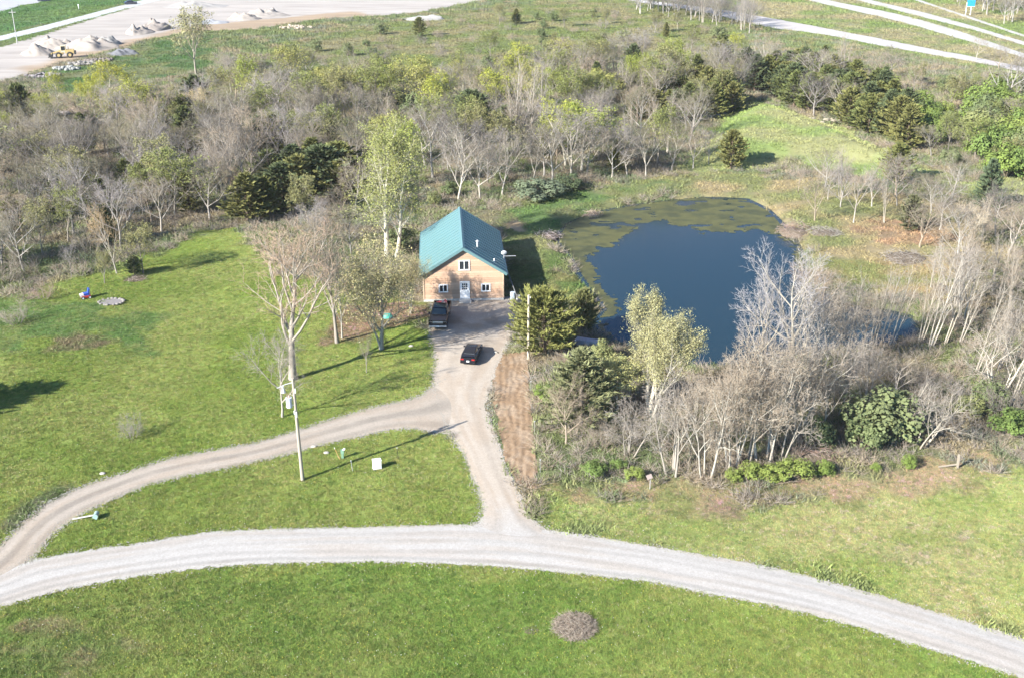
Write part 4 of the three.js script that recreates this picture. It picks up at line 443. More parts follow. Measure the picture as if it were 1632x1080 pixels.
  for (let k = 0; k < 700000 && rough.length < 80000; k++) {
    const z = -62 - 480 * Math.pow(R(), 1.25), x = (R() * 2 - 1) * (-z * 0.492 + 14); if (bare(x, z)) continue;
    groundColor(x, z, out); if (out[3] === 3 || out[3] === 0) continue;
    const far = clamp((-z - 60) / 300, 0, 1.5), v = 0.75 + 0.7 * R(), green = fbm(x / 5 + 3, z / 5, 3) > 0.56 ? 1 : 0, s = (0.8 + 0.9 * R()) * (1 + far * 0.9), meadow = out[3] === 2;
    rough.push([x, groundHeight(x, z), z, s, s * (meadow ? 0.4 : 0.75) * (0.4 + R()), (meadow ? out[0] : lerp(out[0], 0.075, green * 0.6)) * v * 1.1, (meadow ? out[1] : lerp(out[1], 0.11, green * 0.6)) * v * 1.1, out[2] * v, R() * 6.28]);
  }
  cover('rough_grass', tuft(2, 22, 0.5, 0.1, 0.42, 0.03, 0.5), rough, 'rough tan and green grass of meadows and woodland floor', 'grass');
  const twig = new MB(); { const T = rng(9); for (let k = 0; k < 26; k++) { const a = T() * 6.28, d = 0.3 * T(), e = tilt([0, 1, 0], 1.35 * Math.sqrt(T()), T() * 6.28), l = 0.4 + 0.8 * T(), p = [Math.cos(a) * d, -0.05, Math.sin(a) * d]; twig.tube([p, [p[0] + e[0] * l * 0.5, p[1] + e[1] * l * 0.5, p[2] + e[2] * l * 0.5], [p[0] + e[0] * l + (T() - 0.5) * 0.3, p[1] + e[1] * l, p[2] + e[2] * l + (T() - 0.5) * 0.3]], [0.014, 0.01, 0], 3); } }
  for (let k = 0; k < 200000 && litter.length < 13000; k++) {
    const z = -80 - 260 * Math.pow(R(), 1.1), x = (R() * 2 - 1) * (-z * 0.492 + 14); if (bare(x, z)) continue;
    groundColor(x, z, out); if (out[3] !== 1) continue;
    const v = 0.8 + 0.5 * R(), t = R(), s = 0.8 + 1.1 * R();
    litter.push([x, groundHeight(x, z), z, s, s, lerp(0.3, 0.24, t) * v, lerp(0.235, 0.21, t) * v, lerp(0.165, 0.18, t) * v, R() * 6.28]);
  }
  cover('undergrowth', twig.geo(), litter, 'leafless briars and saplings covering the woodland floor', 'undergrowth');
}
// ---------------------------------------------------------------- house
const M = {
  white: std(rgb(0.78, 0.77, 0.75), 0.6), glass: new THREE.MeshPhysicalMaterial({ color: rgb(0.02, 0.025, 0.03), roughness: 0.08 }), siding: null,
  teal: new THREE.MeshStandardMaterial({ color: rgb(0.125, 0.225, 0.228), roughness: 0.3, metalness: 0.1 }), concrete: std(rgb(0.42, 0.4, 0.37), 0.95), steel: std(rgb(0.55, 0.56, 0.58), 0.4, { metalness: 0.6 }), black: std(rgb(0.012, 0.012, 0.014), 0.7), wood: std(rgb(0.3, 0.25, 0.19), 0.9), pole: std(rgb(0.33, 0.28, 0.22), 0.9), galv: std(rgb(0.5, 0.5, 0.5), 0.5, { metalness: 0.3 }),
};
const plankTex = tileTexture(512, (u, v) => { const g = 0.5 * pnoise(u, v, 128, 21) + 0.5 * pnoise(u, v, 64, 22), st = 0.5 * pnoise(u, v, 16, 23) + 0.5 * pnoise(u, v, 40, 24); return [0.8 + 0.2 * g - 0.08 * st, 0.76 + 0.2 * g - 0.1 * st, 0.7 + 0.24 * g - 0.12 * st]; });
plankTex.repeat.set(0.11, 0.31); M.siding = std(rgb(0.53, 0.37, 0.265), 0.85, { map: plankTex });
{
  const W = 9.9, L = 17.4, wall = 3.7, ridge = 6.85, half = W / 2, slope = (ridge - wall) / half, h = thing('timber_house', 'tan timber house with a teal metal gable roof', 'house', houseX, 0, houseZ, 0.065);
  const front = (z0, dir) => { const list = []; for (let y = 0.35; y < ridge - 0.3; y += 0.3) { const t = y + 0.3, w0 = y <= wall ? W : W * (ridge - 0.12 - y) / (ridge - wall), w1 = t <= wall ? W : Math.max(0.05, W * (ridge - 0.12 - t) / (ridge - wall)); const s = new THREE.Shape(); s.moveTo(-w0 / 2, y); s.lineTo(w0 / 2, y); s.lineTo(w1 / 2, t); s.lineTo(-w1 / 2, t); const g = new THREE.ExtrudeGeometry(s, { depth: 0.1, bevelEnabled: false }); const p = g.attributes.position; for (let i = 0; i < p.count; i++) { const f = (p.getY(i) - y) / 0.3; p.setZ(i, (p.getZ(i) - 0.1 + (p.getZ(i) > 0.05 ? 0.05 * (1 - f) : 0)) * dir + z0); } if (dir < 0) { const q = g.attributes.position.array; for (let i = 0; i < q.length; i += 9) for (let k = 0; k < 3; k++) { const tmp = q[i + k]; q[i + k] = q[i + 3 + k]; q[i + 3 + k] = tmp; } } g.computeVertexNormals(); list.push(g); } return [0, 1, 2].map((k) => merge(list.filter((_, i) => (i * 7 % 5) % 3 === k))); };
  const boards = [rgb(0.52, 0.36, 0.255), rgb(0.46, 0.31, 0.215), rgb(0.55, 0.39, 0.285)].map((c) => std(c, 0.85, { map: plankTex }));
  for (const [z0, dir] of [[0, 1], [-L, -1]]) front(z0, dir).forEach((g, k) => { part('siding_boards', g, boards[k], h).userData.kind = 'stuff'; });
  for (const s of [-1, 1]) { const list = []; for (let y = 0.35; y < wall - 0.1; y += 0.24) list.push(bx(0.1, 0.238, L - 0.22, s * (half - 0.06), y + 0.12, -L / 2, 0, 0, s * 0.1)); part('side_wall', merge(list), M.siding, h); }
  part('foundation', bx(W + 0.04, 0.5, L + 0.04, 0, 0.12, -L / 2), M.concrete, h);
  for (const s of [-1, 1]) part('corner_trim', bx(0.14, wall - 0.35, 0.14, s * (half - 0.03), (wall + 0.35) / 2, 0.02), std(rgb(0.5, 0.36, 0.24), 0.8), h);
  const over = 0.4, run = half + over, ang = Math.atan(slope), len = run / Math.cos(ang), LL = L + 0.8;
  for (const s of [-1, 1]) {
    const deck = bx(len, 0.14, LL, -s * 0 + s * run / 2, ridge + 0.1 - slope * run / 2, -L / 2, 0, 0, -s * ang);
    const r = part('roof_slope', deck, M.teal, h); const ribs = []; for (let z = 0.3; z > -L - 0.4; z -= 1.15) ribs.push(bx(len - 0.02, 0.13, 0.2, s * run / 2 + s * Math.sin(ang) * 0.09, ridge + 0.1 - slope * run / 2 + Math.cos(ang) * 0.09, z, 0, 0, -s * ang));
    part('rib', merge(ribs), M.teal, r).userData.kind = 'stuff';
    part('fascia', bx(0.03, 0.2, LL, s * (run + 0.02), ridge - slope * run + 0.06, -L / 2), M.teal, h);
    part('gutter', bx(0.12, 0.1, LL - 0.1, s * (run + 0.1), ridge - slope * run + 0.08, -L / 2), M.teal, h);
    part('rake_trim', bx(len, 0.24, 0.04, s * run / 2, ridge + 0.03 - slope * run / 2, 0.43, 0, 0, -s * ang), M.teal, h);
  }
  part('ridge_cap', merge([bx(0.3, 0.03, LL + 0.04, 0.13, ridge + 0.18, -L / 2, 0, 0, -ang), bx(0.3, 0.03, LL + 0.04, -0.13, ridge + 0.18, -L / 2, 0, 0, ang)]), M.teal, h);
  const win = (x, y, w, hh, n) => { const fr = part('window', merge([bx(w + 0.24, 0.12, 0.08, x, y + hh / 2 + 0.06, 0.06), bx(w + 0.3, 0.12, 0.12, x, y - hh / 2 - 0.06, 0.07), bx(0.12, hh, 0.08, x - w / 2 - 0.06, y, 0.06), bx(0.12, hh, 0.08, x + w / 2 + 0.06, y, 0.06), ...Array.from({ length: n - 1 }, (_, k) => bx(0.08, hh, 0.07, x - w / 2 + w * (k + 1) / n, y, 0.055))]), M.white, h); for (let k = 0; k < n; k++) part('pane', bx(w / n - 0.1, hh, 0.02, x - w / 2 + w * (k + 0.5) / n, y, 0.05), M.glass, fr); };
  win(-2.5, 1.75, 0.9, 0.8, 2); win(2.75, 1.75, 0.9, 0.8, 2); win(0.12, 4.7, 1.15, 1.05, 2);
  const d = part('door', bx(0.95, 2.1, 0.06, 0.15, 1.4, 0.07), M.white, h); part('casing', merge([bx(0.12, 2.2, 0.08, -0.4, 1.45, 0.07), bx(0.12, 2.2, 0.08, 0.7, 1.45, 0.07), bx(1.22, 0.12, 0.08, 0.15, 2.56, 0.07)]), M.white, d);
  for (let i = 0; i < 3; i++) for (let j = 0; j < 3; j++) part('pane', bx(0.19, 0.24, 0.02, 0.15 + (i - 1) * 0.24, 1.65 + j * 0.29, 0.1), M.glass, d);
  part('handle', new THREE.SphereGeometry(0.045, 10, 8).translate(0.5, 1.35, 0.14), M.steel, d);
  part('doorstep', bx(1.5, 0.34, 0.9, 0.15, 0.17, 0.5), M.concrete, h);
  // flue, vent on the right slope
  const onRoof = (x, z) => ridge + 0.17 - slope * Math.abs(x) + 0.02;
  const fl = part('flue', cy(0.13, 0.13, 0.9, 1.9, onRoof(1.9) + 0.35, -3.4), M.galv, h); part('flue_cap', merge([cy(0.24, 0.24, 0.05, 1.9, onRoof(1.9) + 0.84, -3.4), cy(0.24, 0.02, 0.16, 1.9, onRoof(1.9) + 0.94, -3.4)]), M.galv, fl);
  part('vent_pipe', cy(0.09, 0.09, 0.45, 3.9, onRoof(3.9) + 0.15, -1.6), M.white, h);
  part('dish_arm', merge([cy(0.04, 0.04, 1.1, half + 0.35, wall + 0.2, -5.2), bx(1.6, 0.06, 0.06, half + 1.1, wall + 0.35, -5.2)]), M.galv, h);
  { const dish = new THREE.SphereGeometry(0.5, 18, 8, 0, 6.283, 0, 0.85); dish.scale(1, 0.45, 1); dish.rotateX(Math.PI * 0.62); part('satellite_dish', dish.translate(half + 0.35, wall + 0.95, -5), std(rgb(0.6, 0.6, 0.6), 0.5, { side: THREE.DoubleSide }), h); }
  part('service_pipe', (() => { const mb = new MB(); mb.tube([[half + 0.5, 3.3, -2.6], [half + 1.9, 0, 0.9]], [0.07, 0.07], 8); return mb.geo(); })(), std(rgb(0.13, 0.13, 0.13), 0.7), h);
  part('downspout', bx(0.09, 3.1, 0.07, half + 0.08, 1.7, -0.3), std(rgb(0.45, 0.36, 0.27), 0.6), h);
}
// ---------------------------------------------------------------- vehicles
function sideBody(profile, width, bevel, tuck) { const s = new THREE.Shape(profile.map(([x, y]) => new THREE.Vector2(x, y))); const g = new THREE.ExtrudeGeometry(s, { depth: width - 2 * bevel, bevelEnabled: true, bevelSize: bevel, bevelThickness: bevel, bevelSegments: 3, curveSegments: 8 }); g.translate(0, 0, -(width - 2 * bevel) / 2); const p = g.attributes.position; for (let i = 0; i < p.count; i++) p.setZ(i, p.getZ(i) * tuck(p.getX(i), p.getY(i))); g.computeVertexNormals(); return g; }
const tyreG = new THREE.TorusGeometry(0.25, 0.1, 10, 24), rimG = new THREE.CylinderGeometry(0.2, 0.2, 0.16, 18).rotateX(Math.PI / 2);
function wheel(parent, x, z, r, mat) { const w = new THREE.Group(); w.name = 'wheel'; w.position.set(x, r, z); w.scale.setScalar(r / 0.35); parent.add(w); part('tyre', tyreG, M.black, w); part('rim', rimG, mat, w); return w; }
{ // small dark car, its tail towards the road
  const paint = new THREE.MeshPhysicalMaterial({ color: rgb(0.008, 0.009, 0.013), roughness: 0.13 });
  const c = thing('parked_car', 'black two-door car parked on the gravel driveway, tail towards the road', 'car', -4.41,-113.12, 0); c.position.set(c.position.x, 0.06, c.position.y || c.position.z); c.rotation.y = 1.41;
  const body = sideBody([[-2.2, 0.32], [-2.28, 0.55], [-2.22, 0.86], [-1.55, 0.96], [-0.6, 0.95], [0.9, 0.92], [1.6, 0.84], [2.1, 0.68], [2.2, 0.45], [2.1, 0.25], [1.75, 0.22], [-1.8, 0.22]], 1.76, 0.09, (x, y) => 1 - 0.05 * Math.max(0, Math.abs(x) - 1.6) / 0.6 - (y > 0.85 ? 0.05 : 0));
  part('body', body, paint, c);
  const roof = sideBody([[-1.62, 0.94], [-0.95, 1.32], [-0.3, 1.4], [0.35, 1.36], [1.15, 0.9]], 1.5, 0.06, (x, y) => 1 - 0.34 * clamp((y - 0.92) / 0.9)); part('cabin', roof, paint, c);
  const pane = (name, pts) => { const mb = new MB(), n = new THREE.Vector3().crossVectors(new THREE.Vector3(...pts[1]).sub(new THREE.Vector3(...pts[0])), new THREE.Vector3(...pts[2]).sub(new THREE.Vector3(...pts[0]))).normalize().toArray(); mb.tri(pts[0], pts[1], pts[2], n); mb.tri(pts[0], pts[2], pts[3], n); return part(name, mb.geo(), new THREE.MeshPhysicalMaterial({ color: rgb(0.05, 0.06, 0.065), roughness: 0.06, side: THREE.DoubleSide }), c); };
  pane('rear_window', [[-1.55, 1.02, -0.58], [-1.02, 1.325, -0.5], [-1.02, 1.325, 0.5], [-1.55, 1.02, 0.58]]); pane('windscreen', [[1.03, 1.02, 0.62], [0.47, 1.345, 0.55], [0.47, 1.345, -0.55], [1.03, 1.02, -0.62]]);
  for (const s of [-1, 1]) { pane('side_window', [[-1.0, 1.0, s * 0.752], [0.85, 1.0, s * 0.752], [0.3, 1.33, s * 0.648], [-0.7, 1.32, s * 0.648]]); part('tail_light', bx(0.1, 0.14, 0.34, -2.31, 0.75, s * 0.6), std(rgb(0.3, 0.012, 0.01), 0.25), c); part('headlight', bx(0.14, 0.12, 0.32, 2.2, 0.6, s * 0.6), M.glass, c); part('mirror', bx(0.14, 0.12, 0.2, 0.62, 1.0, s * 0.93), paint, c); }
  part('spoiler', bx(0.2, 0.04, 1.3, -2.05, 1.04, 0), paint, c); part('number_plate', bx(0.02, 0.15, 0.32, -2.36, 0.56, 0.02), M.white, c); part('bumper', bx(0.1, 0.14, 1.62, -2.31, 0.38, 0), paint, c);
  for (const x of [-1.35, 1.38]) for (const z of [-0.76, 0.76]) wheel(c, x, z, 0.32, M.steel);
}
{ // pickup, nose towards the road
  const paint = new THREE.MeshPhysicalMaterial({ color: rgb(0.008, 0.009, 0.013), roughness: 0.13 });
  const chrome = std(rgb(0.6, 0.6, 0.6), 0.35, { metalness: 0.7 });
  const c = thing('pickup_truck', 'black pickup truck with a chrome grille and a load of junk in its bed', 'pickup truck', -8.49,-123.98, 0); c.position.set(c.position.x, 0.06, c.position.y || c.position.z); c.rotation.y = -1.61; c.scale.setScalar(1.08);
  part('body', sideBody([[2.75, 0.45], [2.85, 0.7], [2.8, 1.08], [1.35, 1.2], [-0.75, 1.2], [-0.75, 0.42], [2.4, 0.4]], 1.96, 0.1, () => 1), paint, c);
  part('cabin', sideBody([[1.42, 1.16], [0.75, 1.82], [-0.55, 1.86], [-0.78, 1.16]], 1.78, 0.07, (x, y) => 1 - 0.2 * clamp((y - 1.2) / 0.7)), paint, c);
  part('bed', merge([bx(2.2, 0.1, 1.9, -1.9, 0.62, 0), bx(2.2, 0.75, 0.1, -1.9, 0.88, 0.93), bx(2.2, 0.75, 0.1, -1.9, 0.88, -0.93), bx(0.1, 0.75, 1.9, -2.98, 0.88, 0), bx(0.08, 0.62, 1.75, -0.84, 0.9, 0)]), paint, c);
  const pane = (name, pts) => { const mb = new MB(), n = new THREE.Vector3().crossVectors(new THREE.Vector3(...pts[1]).sub(new THREE.Vector3(...pts[0])), new THREE.Vector3(...pts[2]).sub(new THREE.Vector3(...pts[0]))).normalize().toArray(); mb.tri(pts[0], pts[1], pts[2], n); mb.tri(pts[0], pts[2], pts[3], n); return part(name, mb.geo(), new THREE.MeshPhysicalMaterial({ color: rgb(0.05, 0.065, 0.07), roughness: 0.06, side: THREE.DoubleSide }), c); };
  pane('windscreen', [[1.42, 1.26, 0.76], [0.9, 1.78, 0.66], [0.9, 1.78, -0.66], [1.42, 1.26, -0.76]]); pane('rear_window', [[-0.83, 1.28, -0.6], [-0.68, 1.76, -0.56], [-0.68, 1.76, 0.56], [-0.83, 1.28, 0.6]]);
  for (const s of [-1, 1]) { pane('side_window', [[-0.55, 1.26, s * 0.892], [1.1, 1.26, s * 0.892], [0.72, 1.74, s * 0.782], [-0.48, 1.74, s * 0.782]]); part('headlight', bx(0.08, 0.22, 0.36, 2.87, 0.92, s * 0.74), std(rgb(0.65, 0.66, 0.68), 0.15), c); part('mirror', bx(0.14, 0.24, 0.22, 1.05, 1.32, s * 1.08), M.black, c); part('tail_light', bx(0.06, 0.3, 0.12, -3.05, 0.92, s * 0.9), std(rgb(0.3, 0.012, 0.01), 0.25), c); }
  part('grille', merge([bx(0.08, 0.4, 1.1, 2.88, 0.88, 0), ...[-0.12, 0, 0.12].map((y) => bx(0.1, 0.04, 1.08, 2.89, 0.88 + y, 0))]), chrome, c); part('bumper', bx(0.16, 0.2, 1.9, 2.93, 0.55, 0), chrome, c); part('number_plate', bx(0.02, 0.14, 0.32, 3.02, 0.56, 0), M.white, c);
  for (const x of [-1.85, 1.85]) for (const z of [-0.84, 0.84]) wheel(c, x, z, 0.4, M.steel);
  const R = rng(31), cols = [rgb(0.5, 0.22, 0.22), rgb(0.6, 0.5, 0.48), rgb(0.32, 0.04, 0.05), rgb(0.65, 0.62, 0.62), rgb(0.1, 0.08, 0.1)], ca = Math.cos(c.rotation.y), sa = Math.sin(c.rotation.y);
  for (let k = 0; k < 16; k++) { const lx = -2.75 + 1.75 * R(), lz = (R() - 0.5) * 1.5, m = new THREE.Mesh(bx(0.35 + 0.4 * R(), 0.3 + 0.3 * R(), 0.3 + 0.35 * R(), 0, 0, 0, R() * 0.5, R() * 3, R() * 0.5), std(pick(cols, R), 0.8)); m.name = numbered('junk_bundle'); m.castShadow = m.receiveShadow = true; m.position.set(c.position.x + lx * ca + lz * sa, 0.06 + 1.1 + 0.4 * R(), c.position.z - lx * sa + lz * ca); scene.add(tag(m, 'red and white bundle of junk piled in the pickup bed', 'junk', 'junk in the pickup bed')); }
}
// ---------------------------------------------------------------- poles and small things by the drive
{
  const p = thing('utility_pole', 'wooden utility pole with a grey transformer beside the narrow driveway', 'utility pole', -18.35,-86.17); p.position.set(p.position.x, 0, p.position.y); p.position.y = groundHeight(p.position.x, p.position.z); p.rotation.z = 0.015;
  part('shaft', cy(0.17, 0.11, 10.1, 0, 4.75, 0, 12), M.pole, p);
  const t = part('transformer', merge([cy(0.25, 0.25, 0.85, -0.48, 7.6, 0.1, 16), cy(0.27, 0.27, 0.05, -0.48, 8.05, 0.1, 16)]), std(rgb(0.55, 0.57, 0.6), 0.5), p); part('bushing', merge([cy(0.05, 0.04, 0.3, -0.4, 8.2, 0.1, 8), cy(0.05, 0.04, 0.3, -0.58, 8.2, 0.1, 8)]), std(rgb(0.3, 0.2, 0.15), 0.4), t);
  part('bracket', merge([bx(0.35, 0.06, 0.06, -0.2, 7.85, 0.05), bx(0.35, 0.06, 0.06, -0.2, 7.35, 0.05)]), M.galv, p);
  const a = part('lamp_arm', (() => { const mb = new MB(); mb.tube([[0, 9.45, 0], [-0.7, 9.3, 0.15], [-1.35, 9.05, 0.3]], [0.04, 0.035, 0.03], 8); return mb.geo(); })(), M.galv, p); part('lamp_head', merge([cy(0.2, 0.1, 0.3, -0.85, 8.75, 0.2, 12), cy(0.09, 0.09, 0.3, -0.85, 9.03, 0.2, 10)]), std(rgb(0.6, 0.6, 0.58), 0.5), a);
  part('cutout', merge([bx(0.1, 0.4, 0.1, 0.14, 8.7, 0.15), bx(0.1, 0.3, 0.1, -0.1, 6.7, 0.16), bx(0.14, 0.5, 0.1, 0.05, 6.5, 0.18)]), std(rgb(0.6, 0.58, 0.55), 0.5), p);
  const q = thing('utility_pole', 'bare wooden utility pole in front of the broad cedar', 'utility pole', 1.79,-112.77); q.position.set(q.position.x, 0, q.position.y); q.position.y = groundHeight(q.position.x, q.position.z);
  part('shaft', cy(0.16, 0.12, 7.7, 0, 3.6, 0, 12), std(rgb(0.42, 0.35, 0.26), 0.9), q); part('insulator', merge([cy(0.05, 0.04, 0.16, 0.18, 7.2, 0.05, 8), bx(0.2, 0.05, 0.05, 0.1, 7.12, 0.03)]), std(rgb(0.6, 0.58, 0.55), 0.4), q); part('meter_strap', cy(0.165, 0.163, 0.08, 0, 2.2, 0, 12), M.galv, q);
}
const at = (o, x, z, y = 0) => { o.position.set(x, groundHeight(x, z) + y, z); return o; };
{
  const b = at(thing('utility_box', 'white metal utility box on the grass between the driveways', 'utility box'), -12.03,-88.08); b.rotation.y = 0.3;
  part('cabinet', bx(0.72, 0.78, 0.45, 0, 0.42, 0), M.white, b); part('lid', bx(0.78, 0.06, 0.52, 0, 0.84, 0, 0.06), M.white, b); part('base', bx(0.8, 0.08, 0.55, 0, 0.02, 0), M.concrete, b);
  const g = at(thing('pedestal', 'low green cable pedestal near the transformer pole', 'pedestal'), -15.39,-90.17); part('post', bx(0.22, 0.6, 0.22, 0, 0.3, 0), std(rgb(0.14, 0.24, 0.15), 0.6), g); part('cap', bx(0.3, 0.34, 0.28, 0, 0.7, 0), std(rgb(0.16, 0.27, 0.18), 0.6), g); part('tag_plate', bx(0.16, 0.3, 0.03, 0.16, 0.95, 0.1, 0.1, 0, -0.6), M.white, g);
  const s1 = at(thing('marker_stake', 'thin orange marker stake by the green pedestal', 'stake'), -15.82,-89.94); part('stick', cy(0.025, 0.02, 1.25, 0, 0.55, 0, 6, 0, 0.35), std(rgb(0.6, 0.3, 0.12), 0.6), s1); part('tip', cy(0.03, 0.03, 0.15, -0.22, 1.14, 0, 6, 0, 0.35), M.white, s1);
  const s2 = at(thing('marker_stake', 'thin grey metal stake between pedestal and utility box', 'stake'), -14.2,-87.62); part('stick', cy(0.022, 0.02, 1.1, 0, 0.5, 0, 6, 0, 0.1), M.galv, s2); part('cap', bx(0.08, 0.12, 0.02, -0.05, 1.05, 0), M.galv, s2);
  const s3 = at(thing('marker_stake', 'thin dark metal stake behind the utility box', 'stake'), -10.37,-90.05); part('stick', cy(0.022, 0.02, 1.1, 0, 0.5, 0, 6, 0, 0.08), M.black, s3); part('cap', bx(0.08, 0.12, 0.02, -0.04, 1.05, 0), M.galv, s3);
  const mb = at(thing('mailbox', 'pale green mailbox on a white post lying over at the driveway mouth', 'mailbox'), -34.37,-79.84); mb.rotation.y = 0.1;
  part('post', bx(1.7, 0.09, 0.09, -0.95, 0.2, 0, 0, 0, 0.16), std(rgb(0.45, 0.43, 0.38), 0.8), mb); { const s = new THREE.Shape(); s.moveTo(-0.2, 0); s.lineTo(0.2, 0); s.lineTo(0.2, 0.24); s.absarc(0, 0.24, 0.2, 0, Math.PI, false); s.lineTo(-0.2, 0); const g2 = new THREE.ExtrudeGeometry(s, { depth: 0.6, bevelEnabled: false, curveSegments: 10 }); g2.translate(0, 0, -0.3); g2.rotateZ(-0.5); g2.translate(0.02, 0.16, 0); const bxx = part('box', g2, std(rgb(0.26, 0.36, 0.32), 0.5), mb); part('flag', bx(0.03, 0.2, 0.08, 0.3, 0.4, 0.2), std(rgb(0.4, 0.05, 0.04), 0.5), bxx); }
  const bt = (x, z, h, r, col, label) => { const o = at(thing('barrel', label, 'barrel'), x, z); part('drum', cy(r, r, h, 0, h / 2, 0, 18), std(col, 0.5), o); part('rim', merge([0.03, h * 0.35, h * 0.68, h - 0.02].map((y) => new THREE.TorusGeometry(r, 0.018, 6, 20).rotateX(Math.PI / 2).translate(0, y, 0))), std(col, 0.5), o); };
  bt(0.08,-131.44, 0.95, 0.3, rgb(0.6, 0.66, 0.7), 'pale blue barrel beside the right house corner'); bt(0.78,-131.22, 0.6, 0.24, rgb(0.65, 0.63, 0.6), 'short white barrel next to the pale blue barrel');
  const toy = at(thing('ride_on_toy', 'blue and red plastic ride-on toy on the lawn edge', 'toy'), -53.18,-131.44); toy.rotation.y = 0.5; toy.scale.setScalar(1.15);
  part('base', merge([bx(0.95, 0.22, 0.7, 0, 0.26, 0)]), std(rgb(0.5, 0.05, 0.04), 0.4), toy); part('seat', merge([bx(0.6, 0.24, 0.6, 0.05, 0.5, 0), bx(0.16, 0.6, 0.6, 0.32, 0.78, 0, 0, 0, -0.2)]), std(rgb(0.03, 0.08, 0.35), 0.4), toy); part('hood', bx(0.4, 0.26, 0.62, -0.4, 0.42, 0, 0, 0, 0.2), std(rgb(0.62, 0.55, 0.53), 0.4), toy); for (const x of [-0.36, 0.36]) for (const z of [-0.38, 0.38]) { const w = wheel(toy, x, z, 0.17, M.white); }
}
// ---------------------------------------------------------------- brush heaps, stones, boat
const litterMat = bark(0.13, 0.1, 0.07);
function brushPile(name, label, x, z, r, h, n, cols, seed, cat = 'brush pile', y = 0, group, fine = 1) {
  const R = rng(seed), o = at(thing(name, label, cat, 0, 0, 0, 0, group), x, z, y), sets = cols.map(() => new MB());
  for (let k = 0; k < n; k++) { const a = R() * 6.28, d = r * Math.sqrt(R()) * 0.9, yy = h * (1 - (d / r) ** 2) * R(), l = (0.35 + 0.8 * R()) * Math.min(r, 1.6) * fine, e = norm3([R() - 0.5, (R() - 0.4) * 0.5, R() - 0.5]), p = [Math.cos(a) * d, yy + 0.04, Math.sin(a) * d]; sets[k % sets.length].tube([[p[0] - e[0] * l / 2, Math.max(0.02, p[1] - e[1] * l / 2), p[2] - e[2] * l / 2], [p[0], p[1] + 0.04, p[2]], [p[0] + e[0] * l / 2, Math.max(0.03, p[1] + e[1] * l / 2), p[2] + e[2] * l / 2]], [0.022 * fine * (0.5 + R()), 0.018 * fine, 0.006], 3); }
  sets.forEach((s, i) => { part('sticks', s.geo(), cols[i], o).userData.kind = 'stuff'; });
  const md = new THREE.SphereGeometry(1, 24, 10, 0, 6.283, 0, 1.571), pp = md.attributes.position; for (let i = 0; i < pp.count; i++) { const k = 0.8 + 0.4 * fbm(pp.getX(i) * 2.2 + seed, pp.getZ(i) * 2.2, 3); pp.setXYZ(i, pp.getX(i) * r * 0.7 * k, pp.getY(i) * h * 0.4 * k - 0.02, pp.getZ(i) * r * 0.7 * k); } md.computeVertexNormals(); part('litter', md, litterMat, o); return o;
}
const brownS = [bark(0.26, 0.2, 0.15), bark(0.4, 0.33, 0.27), bark(0.2, 0.15, 0.12)], redS = [bark(0.28, 0.18, 0.14), bark(0.34, 0.27, 0.23)], greyS = [bark(0.34, 0.3, 0.26), bark(0.25, 0.22, 0.19)];
brushPile('brush_pile', 'round heap of dry brown brush on the mown grass below the road', 4.42,-65.33, 1.75, 0.55, 1500, [bark(0.3, 0.24, 0.18), bark(0.4, 0.34, 0.27), bark(0.22, 0.17, 0.13)], 1, 'brush pile', 0, undefined, 0.5);
brushPile('brush_pile', 'low scrap of brown brush beside the round heap', 1.28,-65.18, 0.6, 0.06, 60, [bark(0.16, 0.14, 0.07), brownS[2]], 2, 'brush pile', 0, undefined, 0.5);
brushPile('brush_pile', 'tall heap of reddish branches on the right pond bank', 42.19,-160.55, 3.2, 2.2, 260, redS, 3);
brushPile('brush_pile', 'flat heap of bleached branches behind the reddish heap', 45.98,-159.29, 2.8, 0.8, 180, greyS, 4);
brushPile('driftwood_pile', 'pale driftwood on the left part of the algae shore', 12.07,-171.35, 2.6, 0.5, 110, [bark(0.5, 0.4, 0.31), bark(0.42, 0.3, 0.22)], 5, 'driftwood', -0.15);
brushPile('driftwood_pile', 'orange-brown driftwood and clay on the far shore', 21.7,-176.11, 2.9, 0.6, 120, [bark(0.45, 0.25, 0.15), bark(0.55, 0.5, 0.44)], 6, 'driftwood', -0.15);
brushPile('brush_pile', 'dark and white junk heap on the grass behind the house', 5.36,-158.66, 2.4, 0.8, 130, [bark(0.1, 0.08, 0.09), bark(0.5, 0.42, 0.4)], 7);
brushPile('brush_pile', 'brown stick heap with a pale stump on the left lawn edge', -49.25,-138.72, 1.5, 0.4, 90, brownS, 8);
brushPile('brush_pile', 'bleached brush heap among the pale slender trees', 54.49,-147.55, 4, 1, 220, greyS, 9);
brushPile('brush_pile', 'brown branch heap at the edge of the gravel yard', -97.63,-251.44, 4, 1.2, 120, [bark(0.5, 0.36, 0.28), bark(0.36, 0.25, 0.18)], 10);
brushPile('brush_pile', 'tangle of reddish fallen limbs under the pale bare trees', 27.65,-90.41, 2.6, 0.9, 160, redS, 11);
